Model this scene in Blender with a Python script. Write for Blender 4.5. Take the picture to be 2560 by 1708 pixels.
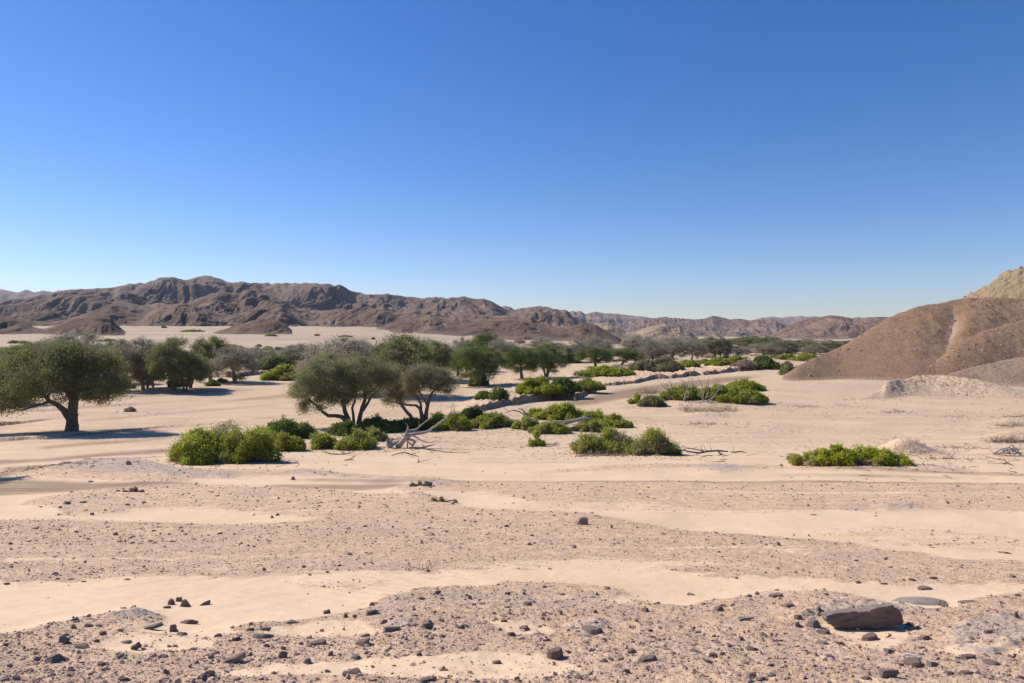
import bpy, math, random
import numpy as np
from mathutils import Vector
for o in list(bpy.data.objects): bpy.data.objects.remove(o)
scene = bpy.context.scene
C = scene.collection
# ------------------------------------------------------------------ camera
F = 1706.7; CX = 1280.0; HOR = 835.0; ZC = 10.0     # photo is 2560 x 1708, focal length in its pixels
cam = bpy.data.cameras.new('camera'); cam.lens = 24; cam.sensor_width = 36
cam.clip_start = 0.1; cam.clip_end = 30000
cam_o = bpy.data.objects.new('camera', cam); C.objects.link(cam_o)
cam_o.location = (0, 0, ZC)
cam_o.rotation_euler = (math.radians(90) - math.atan((854 - HOR) / F), 0, 0)
scene.camera = cam_o
# ------------------------------------------------------------------ light
SUN_EL = math.radians(39); SUN_AZ = math.atan2(-1.0, 0.50)   # compass angle from +Y towards +X
world = bpy.data.worlds.new('World'); scene.world = world; world.use_nodes = True
wn = world.node_tree; wn.nodes.clear()
sky = wn.nodes.new('ShaderNodeTexSky'); sky.sky_type = 'NISHITA'; sky.sun_disc = False
sky.sun_elevation = SUN_EL; sky.sun_rotation = SUN_AZ
sky.altitude = 300; sky.air_density = 1.0; sky.dust_density = 0.1; sky.ozone_density = 1.8
bg = wn.nodes.new('ShaderNodeBackground'); bg.inputs['Strength'].default_value = 0.088
wo = wn.nodes.new('ShaderNodeOutputWorld')
hs = wn.nodes.new('ShaderNodeHueSaturation'); hs.inputs['Saturation'].default_value = 1.36
tint = wn.nodes.new('ShaderNodeMix'); tint.data_type = 'RGBA'; tint.blend_type = 'MULTIPLY'; tint.inputs[0].default_value = 1; tint.inputs[7].default_value = (.90, .90, 1.15, 1)
wn.links.new(sky.outputs[0], hs.inputs['Color']); wn.links.new(hs.outputs[0], tint.inputs[6])
wn.links.new(tint.outputs[2], bg.inputs[0]); wn.links.new(bg.outputs[0], wo.inputs[0])
sun = bpy.data.lights.new('sun', 'SUN'); sun.energy = 4.8; sun.angle = math.radians(0.53); sun.color = (1.0, 0.935, 0.84)
sun_o = bpy.data.objects.new('sun', sun); C.objects.link(sun_o)
sd = Vector((math.sin(SUN_AZ) * math.cos(SUN_EL), math.cos(SUN_AZ) * math.cos(SUN_EL), math.sin(SUN_EL)))
sun_o.rotation_euler = sd.to_track_quat('Z', 'Y').to_euler()
scene.view_settings.view_transform = 'Standard'; scene.view_settings.look = 'None'
scene.view_settings.exposure = 0.36; scene.view_settings.gamma = 1.0
scene.render.engine = 'CYCLES'
scene.render.resolution_x = 1024; scene.render.resolution_y = 683

# ------------------------------------------------------------------ noise
def _hash(ix, iy, seed):
    h = (ix.astype(np.int64) * 374761393 + iy.astype(np.int64) * 668265263 + seed * 1442695041) & 0xffffffff
    h = ((h ^ (h >> 13)) * 1274126177) & 0xffffffff
    h = (h ^ (h >> 16)) & 0xffffffff
    return h
def perlin(x, y, seed=0):
    x = np.asarray(x, float); y = np.asarray(y, float)
    xi = np.floor(x); yi = np.floor(y); xf = x - xi; yf = y - yi
    u = xf * xf * xf * (xf * (xf * 6 - 15) + 10); v = yf * yf * yf * (yf * (yf * 6 - 15) + 10)
    def g(dx, dy):
        a = _hash(xi + dx, yi + dy, seed) * (2 * math.pi / 4294967296.0)
        return np.cos(a) * (xf - dx) + np.sin(a) * (yf - dy)
    a = g(0, 0) + u * (g(1, 0) - g(0, 0)); b = g(0, 1) + u * (g(1, 1) - g(0, 1))
    return (a + v * (b - a)) * 1.41
def fbm(x, y, oct=4, seed=0, gain=0.5, lac=2.03):
    s = 0; a = 1; t = 0
    for i in range(oct):
        s = s + a * perlin(x, y, seed + i * 17); t += a
        x = x * lac + 3.1; y = y * lac + 7.7; a *= gain
    return s / t
def billow(x, y, oct=5, seed=0, gain=0.5, lac=2.07):
    s = 0; a = 1; t = 0
    for i in range(oct):
        s = s + a * np.minimum(1, np.abs(perlin(x, y, seed + i * 31)) * 1.9); t += a
        x, y = x * lac * 0.92 + y * 0.8 + 1.3, y * lac * 0.92 - x * 0.8 + 4.1; a *= gain
    return s / t
def sstep(a, b, x):
    t = np.clip((x - a) / (b - a), 0, 1); return t * t * (3 - 2 * t)

# ------------------------------------------------------------------ ground shape
PROF = [(-8, 8.6), (0, 8.3), (2.5, 8.05), (4.2, 7.85), (5.4, 7.58), (7.2, 7.19), (9, 6.81), (10.8, 6.43), (13.5, 5.93), (17, 5.37),
        (22, 4.65), (27.5, 3.96), (33, 3.33), (41, 2.43), (50, 1.65), (56, 1.31), (64, .89), (74, .68), (100, .33),
        (145, .23), (195, .26), (255, .28), (370, .28), (660, .3), (1100, .3), (20000, .3)]
_pY = np.array([p[0] for p in PROF], float); _pZ = np.array([p[1] for p in PROF], float)
def _hermite(xs):
    m = np.gradient(_pZ, _pY)
    i = np.clip(np.searchsorted(_pY, xs) - 1, 0, len(_pY) - 2)
    h = _pY[i + 1] - _pY[i]; t = np.clip((xs - _pY[i]) / h, 0, 1)
    return ((2 * t**3 - 3 * t**2 + 1) * _pZ[i] + (t**3 - 2 * t**2 + t) * h * m[i] + (-2 * t**3 + 3 * t**2) * _pZ[i + 1] + (t**3 - t**2) * h * m[i + 1])
def base_z(Y): return _hermite(np.asarray(Y, float))
_tY = np.geomspace(1.5, 9000, 5000); _tP = HOR + F * (ZC - base_z(_tY)) / _tY
def inv_Y(py): return float(np.interp(-py, -_tP, _tY))
def flat(px, py):                                   # photo pixel -> point on the smooth valley floor
    Y = inv_Y(py); return ((px - CX) / F * Y, Y)
# gravel, sand and track areas: outlines on the slope
GRAVEL = [
 [(20,1192),(134,1169),(200,1157),(230,1153),(314,1157),(364,1161),(433,1176),(510,1178),(670,1179),(750,1180),(789,1178),(854,1190),(965,1196),(1060,1194),(1114,1203),(1175,1208),(1100,1212),(976,1201),(850,1200),(708,1193),(613,1196),(575,1203),(479,1203),(440,1213),(364,1217),(306,1209),(230,1202),(77,1196)],
 [(1270,1190),(1500,1168),(1700,1163),(1900,1167),(1990,1168),(2180,1163),(2330,1166),(2450,1180),(2560,1190),(2900,1195),(2900,1200),(2560,1196),(2380,1180),(2200,1178),(2080,1182),(1960,1172),(1800,1182),(1700,1176),(1560,1180),(1400,1184)],
 [(960,1234),(1000,1222),(1041,1214),(1099,1212),(1179,1213),(1386,1214),(1578,1210),(1750,1210),(1883,1208),(2103,1208),(2249,1212),(2560,1217),(2960,1222),(2960,1282),(2560,1280),(2395,1280),(2212,1284),(2066,1280),(1920,1287),(1828,1282),(1700,1272),(1616,1262),(1463,1262),(1330,1256),(1250,1242),(1195,1236),(1080,1236)],
 [(31,1266),(77,1253),(134,1244),(214,1232),(299,1228),(383,1219),(479,1216),(575,1220),(651,1224),(766,1226),(831,1234),(907,1241),(996,1243),(1053,1240),(1080,1248),(1137,1262),(1195,1275),(1233,1281),(1386,1287),(1470,1291),(1578,1311),(1700,1331),(1810,1338),(1883,1345),(1956,1351),(2066,1358),(2176,1375),(2267,1384),(2359,1400),(2560,1411),(2960,1430),(2960,1475),(2560,1466),(2300,1468),(2100,1462),(1956,1452),(1846,1452),(1700,1437),(1578,1425),(1424,1425),(1233,1429),(1041,1437),(850,1439),(575,1452),(345,1450),(192,1456),(0,1464),(-400,1470),(-400,1312),(0,1307),(96,1307),(211,1306),(345,1309),(498,1318),(560,1321),(640,1318),(760,1312),(820,1308),(700,1296),(651,1291),(575,1284),(536,1276),(421,1274),(326,1276),(260,1288),(170,1290),(110,1274)],
 [(-400,1600),(0,1592),(110,1574),(183,1555),(311,1537),(366,1537),(414,1552),(380,1572),(329,1583),(420,1590),(512,1577),(622,1566),(695,1560),(760,1556),(820,1546),(900,1536),(960,1499),(1070,1478),(1143,1471),(1198,1478),(1249,1464),(1296,1456),(1399,1462),(1472,1467),(1604,1491),(1560,1503),(1500,1510),(1560,1516),(1604,1511),(1710,1524),(1773,1513),(1883,1499),(1938,1486),(2084,1486),(2139,1497),(2220,1520),(2300,1532),(2400,1524),(2450,1500),(2560,1486),(2960,1480),(2960,1900),(-400,1900)],
]
SPARSE = [[(2030,1323),(2200,1318),(2400,1330),(2560,1345),(2700,1350),(2700,1385),(2400,1382),(2200,1365),(2080,1350)],
          [(1180,1262),(1400,1254),(1700,1266),(1900,1284),(1700,1296),(1460,1280),(1300,1272)],
          [(700,1455),(900,1448),(1000,1462),(900,1490),(760,1480)], [(100,1262),(300,1258),(330,1290),(160,1300)]]
SANDY = [[(900,1660),(1060,1648),(1300,1640),(1420,1652),(1480,1680),(1340,1704),(1200,1712),(1000,1705),(860,1695),(600,1705),(500,1690),(700,1680)],
         [(2060,1560),(2250,1575),(2290,1600),(2200,1640),(2120,1620)],[(2280,1625),(2560,1628),(2560,1650),(2380,1650)],
         [(640,1580),(800,1560),(900,1560),(940,1590),(820,1610),(700,1600)], [(420,1575),(560,1572),(600,1590),(480,1600)],
         [(1180,1560),(1350,1572),(1400,1590),(1280,1600)], [(0,1408),(800,1394),(850,1398),(500,1408),(0,1416)], [(1900,1380),(2100,1392),(1980,1398)],
         [(330,1592),(520,1600),(560,1625),(380,1640),(200,1632)], [(1100,1418),(1500,1404),(1900,1420),(1600,1426)],
         [(1700,1236),(2200,1240),(2560,1246),(2200,1246),(1700,1242)]]
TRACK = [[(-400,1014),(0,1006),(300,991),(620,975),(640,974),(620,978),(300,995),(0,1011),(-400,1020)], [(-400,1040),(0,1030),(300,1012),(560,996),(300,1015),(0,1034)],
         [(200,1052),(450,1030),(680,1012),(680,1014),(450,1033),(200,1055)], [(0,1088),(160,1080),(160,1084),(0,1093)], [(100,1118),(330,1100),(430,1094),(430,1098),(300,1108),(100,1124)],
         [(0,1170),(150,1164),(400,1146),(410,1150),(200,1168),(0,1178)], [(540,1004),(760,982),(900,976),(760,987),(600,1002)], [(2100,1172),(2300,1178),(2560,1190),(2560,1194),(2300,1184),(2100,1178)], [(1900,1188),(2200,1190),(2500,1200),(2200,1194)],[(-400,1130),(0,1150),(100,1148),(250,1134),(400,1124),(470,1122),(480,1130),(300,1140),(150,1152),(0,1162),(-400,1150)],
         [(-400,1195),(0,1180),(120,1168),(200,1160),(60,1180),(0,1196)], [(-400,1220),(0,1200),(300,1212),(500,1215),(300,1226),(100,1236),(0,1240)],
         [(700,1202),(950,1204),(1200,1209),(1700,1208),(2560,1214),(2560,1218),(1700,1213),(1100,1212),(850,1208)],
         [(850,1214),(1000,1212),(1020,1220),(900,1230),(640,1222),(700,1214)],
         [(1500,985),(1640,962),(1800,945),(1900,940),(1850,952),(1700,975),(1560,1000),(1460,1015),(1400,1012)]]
BED = [[(134,1166),(230,1154),(314,1156),(433,1174),(520,1180),(440,1200),(340,1195),(200,1190),(100,1186)],[(470,1188),(560,1184),(600,1190),(560,1200),(470,1200)],
       [(670,1186),(760,1178),(854,1190),(1000,1198),(1110,1202),(1000,1204),(850,1198),(760,1192)],[(980,1228),(1040,1214),(1140,1212),(1180,1216),(1080,1226)],[(990,1246),(1040,1240),(1080,1250),(1050,1252)],
       [(2390,1640),(2380,1600),(2410,1575),(2450,1562),(2560,1550),(2800,1550),(2800,1625),(2560,1625),(2480,1650)],[(1960,1560),(2100,1518),(2250,1524),(2330,1540),(2200,1550)],[(240,1556),(340,1538),(400,1550),(330,1560)],[(1420,1572),(1500,1560),(1530,1580),(1470,1592)],[(960,1580),(1010,1562),(1060,1575),(1020,1588)],
       [(1700,1172),(1800,1168),(1900,1174),(1800,1184)],[(2200,1165),(2330,1168),(2450,1184),(2330,1176)],[(2190,1272),(2300,1270),(2290,1282),(2210,1282)]]
def _raster(polys):
    x0, y0, sx, sy = -400, 900, 4.0, 2.0
    w = int(3400 / sx); h = int(1000 / sy)
    X = x0 + (np.arange(w) + .5) * sx; M = np.zeros((h, w), bool)
    for P in polys:
        P = np.array(P, float)
        for r in range(h):
            yy = y0 + (r + .5) * sy
            if yy < P[:, 1].min() or yy > P[:, 1].max(): continue
            row = np.zeros(w, bool)
            for a, b in zip(P, np.roll(P, -1, 0)):
                if (a[1] > yy) != (b[1] > yy):
                    row ^= X < a[0] + (yy - a[1]) / (b[1] - a[1]) * (b[0] - a[0])
            M[r] |= row
    return M.astype(float)
def _blur(M, kx, ky):
    for ax, k in ((1, kx), (0, ky)):
        if k < 1: continue
        pad = [(0, 0), (0, 0)]; pad[ax] = (k, k)
        c = np.cumsum(np.pad(M, pad, 'edge'), ax)
        c = np.concatenate([np.zeros_like(np.take(c, [0], ax)), c], ax); n = M.shape[ax]
        M = (np.take(c, np.arange(n) + 2 * k + 1, ax) - np.take(c, np.arange(n), ax)) / (2 * k + 1)
    return M
_G = _raster(GRAVEL); _SA = _raster(SANDY); _SP = _raster(SPARSE); _TR = _raster(TRACK)
_Gm = np.clip(_blur(np.clip(_G - 0.8 * _SA, 0, 1) + 0.42 * _SP, 3, 2), 0, 1)
_Gb = _blur(_blur(_Gm, 6, 5), 6, 5)
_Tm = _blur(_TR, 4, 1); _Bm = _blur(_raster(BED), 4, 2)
def _samp(M, px, py):
    fx = np.clip((px + 400) / 4.0 - .5, 0, M.shape[1] - 1.001); fy = np.clip((py - 900) / 2.0 - .5, 0, M.shape[0] - 1.001)
    ix = fx.astype(int); iy = fy.astype(int); tx = fx - ix; ty = fy - iy
    return (M[iy, ix] * (1 - tx) + M[iy, ix + 1] * tx) * (1 - ty) + (M[iy + 1, ix] * (1 - tx) + M[iy + 1, ix + 1] * tx) * ty
def _uv(x, y):
    Y = np.maximum(y, 1.6); return CX + F * x / Y, HOR + F * (ZC - base_z(Y)) / Y
def masks(x, y):
    px, py = _uv(x, y)
    s = 1.0
    px2 = px + 34 * fbm(x * 1.1 / np.maximum(1, y / 9), _yl(y) * 1.1, 3, 5)
    jy = 12 * fbm(x * 2.3 / np.maximum(1, y / 9), _yl(y) * 3.3, 4, 8) * sstep(1150, 1500, py) + 2.5 * fbm(x * 1.2, y * 1.2, 3, 9)
    return _samp(_Gm, px2, py + jy), _samp(_Tm, px, py + jy * .3), _samp(_Gb, px, py)
def bedmask(x, y):
    px, py = _uv(x, y); return _samp(_Bm, px + 20 * fbm(x, y, 3, 66), py + 5 * fbm(x * 2, y * 2, 3, 67))
# cut banks: lines along the valley floor where the ground behind stands higher
BANKS = [
 ([(1120,1042),(1180,1030),(1224,1022),(1257,1014),(1295,1007),(1340,1003),(1381,996),(1437,1000),(1470,985),(1504,965),(1549,962),(1587,957),(1635,946),(1684,944),(1737,938),(1793,934),(1830,929),(1886,925),(1943,918),(1990,912)],
  [.0,.45,.8,.9,.9,.95,.9,.9,.8,.55,.5,.6,.9,.95,1.0,1.05,1.1,1.0,.8,0], 0.35),
 ([(440,952),(483,943),(540,941),(565,942),(600,942),(658,936),(700,932)], [0,.7,.9,1.0,1.0,.8,0], 0.3),
 ([(-200,1108),(0,1103),(160,1095),(300,1078),(430,1067),(510,1062),(700,1043),(780,1036)], [.2,.28,.22,.18,.2,.16,.12,0], 0.34),
 ([(-200,1072),(0,1063),(60,1058),(100,1053),(140,1049)], [.3,.3,.25,.18,0], 0.34),
]
BW = []
for pts, hs, w in BANKS:
    q = [flat(*p) for p in pts]; xs = np.array([a[0] for a in q]); ys = np.array([a[1] for a in q]); k = np.argsort(xs)
    BW.append((xs[k], ys[k], np.array(hs, float)[k], w))
MOUNDS = [(2262,1132,1.7,.95),(2530,1098,1.9,.65),(2550,1060,2.6,.6),(2200,1140,1.0,.25),(1770,1040,2.4,.35),(2090,1015,1.6,.35),(2230,1030,1.6,.35),
          (1755,1008,9,.8),(1380,985,6,.3),(1520,935,7,.5),(500,975,9,.35),(560,1150,5,.3),(1000,1110,4,.3),(1350,1075,5,.35),(1550,1120,3.5,.3),
          (1910,905,9,1.0),(1820,908,9,.8),(740,870,12,1.4),(690,880,8,1.),(610,905,8,1.0),(1755,1100,2.5,.12),(2500,1135,1.6,.3)]
MW = [(*flat(a, b), r, h) for a, b, r, h in MOUNDS]
def _yl(y):
    y = np.maximum(y, .5); return np.where(y < 9, y, 9 + 9 * np.log(y / 9))
def ground_z(x, y):
    x = np.asarray(x, float); y = np.asarray(y, float)
    px, py = _uv(x, y)
    z = base_z(y)
    w = np.interp(px, [900, 1100, 1500, 1720], [1, .8, .22, 0])
    z = z + w * np.interp(y, [190, 300, 400, 500, 650, 900, 1300, 4000], [0, 4, 7.5, 11, 16.5, 20, 23, 40])
    gb = _samp(_Gb, px, py)
    z = z + gb * np.minimum(0.006 * np.maximum(y, 3), 0.25)
    amp = np.interp(y, [0, 6, 20, 60, 200, 600, 3000], [.02, .03, .07, .10, .35, 1.0, 3])
    z = z + amp * fbm(x / np.interp(y, [5, 60, 300], [1.6, 7, 40]) , y / 7.0 / np.interp(y, [0, 100, 400], [.35, 1.4, 6]), 3, 3)
    near = np.exp(-np.maximum(y, 0) / 25)
    bm_ = _samp(_Bm, px, py); z = z + bm_ * np.minimum(.02 + .003 * np.maximum(y, 0), .07) * (1 + 1.2 * fbm(x * 5 / np.maximum(1, y / 10), _yl(y) * 7, 4, 68))
    z = z + near * 0.018 * fbm(x * 3.1, y * 3.1, 3, 14) + near * gb * 0.028 * fbm(x * 7, y * 7, 3, 15)
    # low wind drifts in the near sand
    ph = (x * .55 + y * 1.0) * 5.2 + 3.2 * fbm(x * .8, y * .8, 2, 21)
    z = z + (1 - gb) * near * 0.008 * np.abs(np.sin(ph)) * (0.5 + fbm(x * .7, y * .7, 2, 4))
    for bx, by, bh, bw in BW:
        yb = np.interp(x, bx, by) + (1.4 if bh.max() > .5 else .5) * (fbm(x * .45, x * 0 + 3.3, 3, 40) + .3 * fbm(x * 2.6, x * 0 + 1.3, 2, 41)); h = np.interp(x, bx, bh, 0, 0) * np.clip(.8 + .9 * fbm(x * .22, x * 0 + bx[0], 3, 44) + .5 * fbm(x * 1.9, y * .4, 2, 45), .1, 1.5)
        t = y - yb
        z = z + h * sstep(-bw, bw * .3, t) * np.exp(-np.maximum(t, 0) / (45 if bh.max() > .5 else 5)) - 0.18 * h * np.exp(-((t + 1.2) / 1.1) ** 2)
    for mx, my, r, h in MW:
        z = z + h * np.exp(-(((x - mx) / r) ** 2 + ((y - my) / (r * .7)) ** 2))
    return z
def gz(x, y): return float(ground_z(np.array([x]), np.array([y]))[0])
_sY = np.geomspace(2.5, 4000, 1600)
def at(px, py):                                     # photo pixel -> point on the ground
    x = (px - CX) / F * _sY; z = ground_z(x, _sY)
    P = HOR + F * (ZC - z) / _sY
    k = np.where(P <= py)[0]
    i = k[0] if len(k) else len(_sY) - 1
    if i > 0:
        a, b = P[i - 1], P[i]; t = (a - py) / (a - b + 1e-9); Y = _sY[i - 1] + t * (_sY[i] - _sY[i - 1])
    else: Y = _sY[0]
    x = (px - CX) / F * Y
    return x, Y, gz(x, Y)

# ------------------------------------------------------------------ object helpers
def mesh_obj(name, V, Fc, mat, parent=None, smooth=False, attrs=None, fattrs=None):
    """Fc: (n,k) int array, all faces with k corners"""
    me = bpy.data.meshes.new(name)
    V = np.asarray(V, np.float32); Fc = np.asarray(Fc, np.int32); n, k = Fc.shape
    me.vertices.add(len(V)); me.vertices.foreach_set('co', V.ravel())
    me.loops.add(n * k); me.loops.foreach_set('vertex_index', Fc.ravel())
    me.polygons.add(n); me.polygons.foreach_set('loop_start', np.arange(0, n * k, k, dtype=np.int32))
    if smooth: me.polygons.foreach_set('use_smooth', np.ones(n, bool))
    else: me.polygons.foreach_set('use_smooth', np.zeros(n, bool))
    me.update(calc_edges=True)
    for nm, a in (attrs or {}).items():
        a = np.asarray(a, np.float32)
        if a.ndim == 2:
            t = me.attributes.new(nm, 'FLOAT_COLOR', 'POINT'); t.data.foreach_set('color', a.ravel())
        else:
            t = me.attributes.new(nm, 'FLOAT', 'POINT'); t.data.foreach_set('value', a)
    for nm, a in (fattrs or {}).items():
        t = me.attributes.new(nm, 'FLOAT', 'FACE'); t.data.foreach_set('value', np.asarray(a, np.float32))
    if mat: me.materials.append(mat)
    o = bpy.data.objects.new(name, me); C.objects.link(o)
    if parent: o.parent = parent
    return o
def tag(o, label=None, cat=None, group=None, kind=None):
    if label: o['label'] = label
    if cat: o['category'] = cat
    if group: o['group'] = group
    if kind: o['kind'] = kind
    return o
def empty(name, loc, rz=0, sc=(1, 1, 1)):
    o = bpy.data.objects.new(name, None); C.objects.link(o); o.location = loc; o.rotation_euler = (0, 0, rz); o.scale = sc
    o.empty_display_size = .3
    return o
def copy_tree(o, parent=None):
    c = o.copy(); C.objects.link(c); c.parent = parent
    for ch in list(o.children): copy_tree(ch, c)
    return c

# ------------------------------------------------------------------ materials
class NT:
    def __init__(s, name, rough=0.9):
        s.m = bpy.data.materials.new(name); s.m.use_nodes = True; s.t = s.m.node_tree; s.t.nodes.clear()
        s.out = s.t.nodes.new('ShaderNodeOutputMaterial')
        s.b = s.t.nodes.new('ShaderNodeBsdfPrincipled'); s.b.inputs['Roughness'].default_value = rough
        s.b.inputs['Specular IOR Level'].default_value = 0.15
        s.t.links.new(s.b.outputs[0], s.out.inputs[0])
        s.co = s.t.nodes.new('ShaderNodeTexCoord').outputs['Object']
        s.geo = s.t.nodes.new('ShaderNodeNewGeometry')
    def n(s, ty, **k):
        nd = s.t.nodes.new(ty)
        for a, v in k.items(): setattr(nd, a, v)
        return nd
    def L(s, a, b): s.t.links.new(a, b)
    def put(s, sock, v):
        if hasattr(v, 'is_output') or isinstance(v, bpy.types.NodeSocket): s.L(v, sock)
        else: sock.default_value = v
    def mapping(s, scale, co=None, rot=(0, 0, 0)):
        m = s.n('ShaderNodeMapping'); s.L(co or s.co, m.inputs[0]); m.inputs['Scale'].default_value = scale; m.inputs['Rotation'].default_value = rot; return m.outputs[0]
    def noise(s, scale, detail=4, rough=.55, co=None, dist=0):
        m = s.n('ShaderNodeTexNoise'); s.L(co or s.co, m.inputs['Vector']); m.inputs['Scale'].default_value = scale
        m.inputs['Detail'].default_value = detail; m.inputs['Roughness'].default_value = rough; m.inputs['Distortion'].default_value = dist; return m.outputs[0]
    def voro(s, scale, co=None, out='Distance', rand=1, feature='F1'):
        m = s.n('ShaderNodeTexVoronoi'); m.feature = feature; s.L(co or s.co, m.inputs['Vector']); m.inputs['Scale'].default_value = scale; m.inputs['Randomness'].default_value = rand; return m.outputs[out]
    def rng(s, v, a, b, c=0., d=1., smooth=False):
        m = s.n('ShaderNodeMapRange'); m.interpolation_type = 'SMOOTHSTEP' if smooth else 'LINEAR'
        s.put(m.inputs[0], v)
        for i, q in enumerate((a, b, c, d)): s.put(m.inputs[1 + i], q)
        return m.outputs[0]
    def math(s, op, a, b=0., clamp=False):
        m = s.n('ShaderNodeMath', operation=op, use_clamp=clamp); s.put(m.inputs[0], a); s.put(m.inputs[1], b); return m.outputs[0]
    def mix(s, f, a, b, mode='MIX'):
        m = s.n('ShaderNodeMix', data_type='RGBA', blend_type=mode); s.put(m.inputs[0], f)
        for i, q in ((6, a), (7, b)):
            s.put(m.inputs[i], (*q, 1) if isinstance(q, tuple) and len(q) == 3 else q)
        return m.outputs[2]
    def attr(s, name, out='Fac'):
        m = s.n('ShaderNodeAttribute', attribute_name=name); return m.outputs[out]
    def bump(s, h, dist, strength=1., normal=None):
        m = s.n('ShaderNodeBump'); s.put(m.inputs['Height'], h); s.put(m.inputs['Distance'], dist); s.put(m.inputs['Strength'], strength)
        if normal: s.L(normal, m.inputs['Normal'])
        return m.outputs[0]
    def sep(s, v):
        m = s.n('ShaderNodeSeparateXYZ'); s.L(v, m.inputs[0]); return m.outputs

def mat_ground():
    s = NT('desert_ground', .95)
    A = s.n('ShaderNodeAttribute', attribute_name='cover'); sc = s.n('ShaderNodeSeparateColor'); s.L(A.outputs['Color'], sc.inputs[0])
    G, T, P = sc.outputs[0], sc.outputs[1], sc.outputs[2]
    xyz = s.sep(s.co); Y = xyz[1]
    far = s.rng(Y, 8, 60)
    # sand
    n1 = s.noise(.35, 5, .6); n2 = s.noise(4, 4, .6)
    sand = s.mix(s.rng(n1, .3, .7), (.60, .43, .278), (.70, .51, .340))
    sand = s.mix(s.rng(n2, .55, .8, 0, .3), sand, (.52, .36, .25))
    st = s.noise(1.0, 4, .65, co=s.mapping((.05, .6, .3)))                  # wind and water streaks
    sand = s.mix(s.math('MULTIPLY', s.rng(st, .48, .66, 0, .75), s.rng(Y, 30, 60)), sand, (.47, .325, .225))
    st2 = s.noise(1.0, 6, .75, co=s.mapping((.09, .9, .3), rot=(0, 0, .12)))
    sand = s.mix(s.math('MULTIPLY', s.rng(st2, .56, .64, 0, .7), s.math('MULTIPLY', s.rng(Y, 45, 60), s.rng(xyz[0], 5, -12))), sand, (.40, .275, .19))
    valley = s.rng(Y, 45, 75)
    sand = s.mix(s.math('MULTIPLY', valley, s.rng(s.noise(.06, 4, .6), .35, .65, 0.25, .75)), sand, (.57, .408, .270))
    # gravel
    vcol = s.voro(28, out='Color'); vd = s.voro(28); vcol2 = s.voro(70, out='Color'); vd2 = s.voro(70)
    vs = s.sep(vcol); vs2 = s.sep(vcol2)
    peb = s.mix(vs[0], (.32, .21, .155), (.55, .37, .26)); peb = s.mix(s.math('GREATER_THAN', vs[1], .84), peb, (.13, .115, .115))
    peb2 = s.mix(vs2[0], (.32, .21, .155), (.58, .40, .285))
    keep = s.math('MULTIPLY', s.math('LESS_THAN', vd, s.rng(vs[2], 0, 1, .12, .42)), s.math('GREATER_THAN', s.noise(2.2, 3), .40))
    soil = s.mix(s.rng(s.noise(1.3, 6, .65), .4, .66), (.50, .345, .225), (.64, .45, .295))
    grav = s.mix(s.math('LESS_THAN', vd2, .34), soil, peb2); grav = s.mix(keep, grav, peb)
    grav_far = s.mix(s.rng(s.noise(2.6, 8, .75), .36, .6), (.45, .305, .195), (.66, .46, .30))
    grav_far = s.mix(s.rng(s.noise(9, 5, .8), .60, .66, 0, .5), grav_far, (.27, .175, .12))
    bluish = s.rng(s.noise(.55, 5, .6, co=s.mapping((.5, 1.2, 1))), .54, .68)
    grav_far = s.mix(s.math('MULTIPLY', bluish, .45), grav_far, (.40, .30, .25))
    grav = s.mix(s.math('MULTIPLY', bluish, .45), grav, (.40, .31, .265))
    grav = s.mix(s.rng(Y, 7, 22), grav, grav_far)
    streak = s.noise(1.0, 5, .7, co=s.mapping((.16, 2.2, 1)))               # sand blown in strips through the gravel
    gm = s.math('SUBTRACT', G, s.rng(streak, .50, .68, 0, .75))
    gm = s.math('ADD', gm, s.rng(s.noise(3.3, 6, .75), .3, .7, -.28, .28))
    gm = s.rng(gm, .28, .62)
    gm = s.math('MULTIPLY', gm, s.rng(G, .02, .25))
    col = s.mix(gm, sand, grav)
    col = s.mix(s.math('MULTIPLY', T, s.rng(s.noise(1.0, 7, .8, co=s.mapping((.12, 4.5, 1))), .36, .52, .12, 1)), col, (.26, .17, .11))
    # stony plain beyond the river
    pl = s.mix(s.rng(s.noise(.02, 6, .65, co=s.mapping((.35, 1, 1))), .35, .65), (.41, .30, .208), (.53, .39, .272))
    pl = s.mix(s.rng(s.noise(.35, 4, .7), .6, .68, 0, .45), pl, (.2, .16, .135))
    col = s.mix(P, col, pl)
    bed = s.math('MULTIPLY', A.outputs['Alpha'], s.rng(s.noise(3, 8, .8, co=s.mapping((.7, .9, 1))), .36, .56))
    col = s.mix(s.rng(bed, .2, .55, 0, .75), col, s.mix(s.noise(11, 6, .8), (.27, .215, .185), (.54, .43, .35)))
    # red-brown earth of the cut banks, its dark tone deepened to carry their shade
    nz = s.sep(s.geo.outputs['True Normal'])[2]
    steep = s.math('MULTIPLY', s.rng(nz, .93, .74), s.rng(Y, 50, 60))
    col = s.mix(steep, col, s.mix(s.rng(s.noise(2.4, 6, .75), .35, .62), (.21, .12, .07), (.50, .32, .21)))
    s.L(col, s.b.inputs['Base Color'])
    # relief
    h = s.math('MULTIPLY', s.math('SUBTRACT', .42, vd, True), s.math('MULTIPLY', keep, gm))
    h2 = s.math('MULTIPLY', s.math('SUBTRACT', .4, vd2, True), gm)
    hn = s.noise(14, 6, .7)
    w = s.n('ShaderNodeTexWave'); w.bands_direction = 'DIAGONAL'; s.L(s.mapping((1, 1.6, 0)), w.inputs[0]); w.inputs['Scale'].default_value = 1.5; w.inputs['Distortion'].default_value = 3.5; w.inputs['Detail'].default_value = 2; w.inputs['Detail Scale'].default_value = .6
    rip = s.math('MULTIPLY', s.math('MULTIPLY', w.outputs[1], s.math('SUBTRACT', 1., gm)), s.rng(s.noise(.4, 3), .42, .6))
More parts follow.
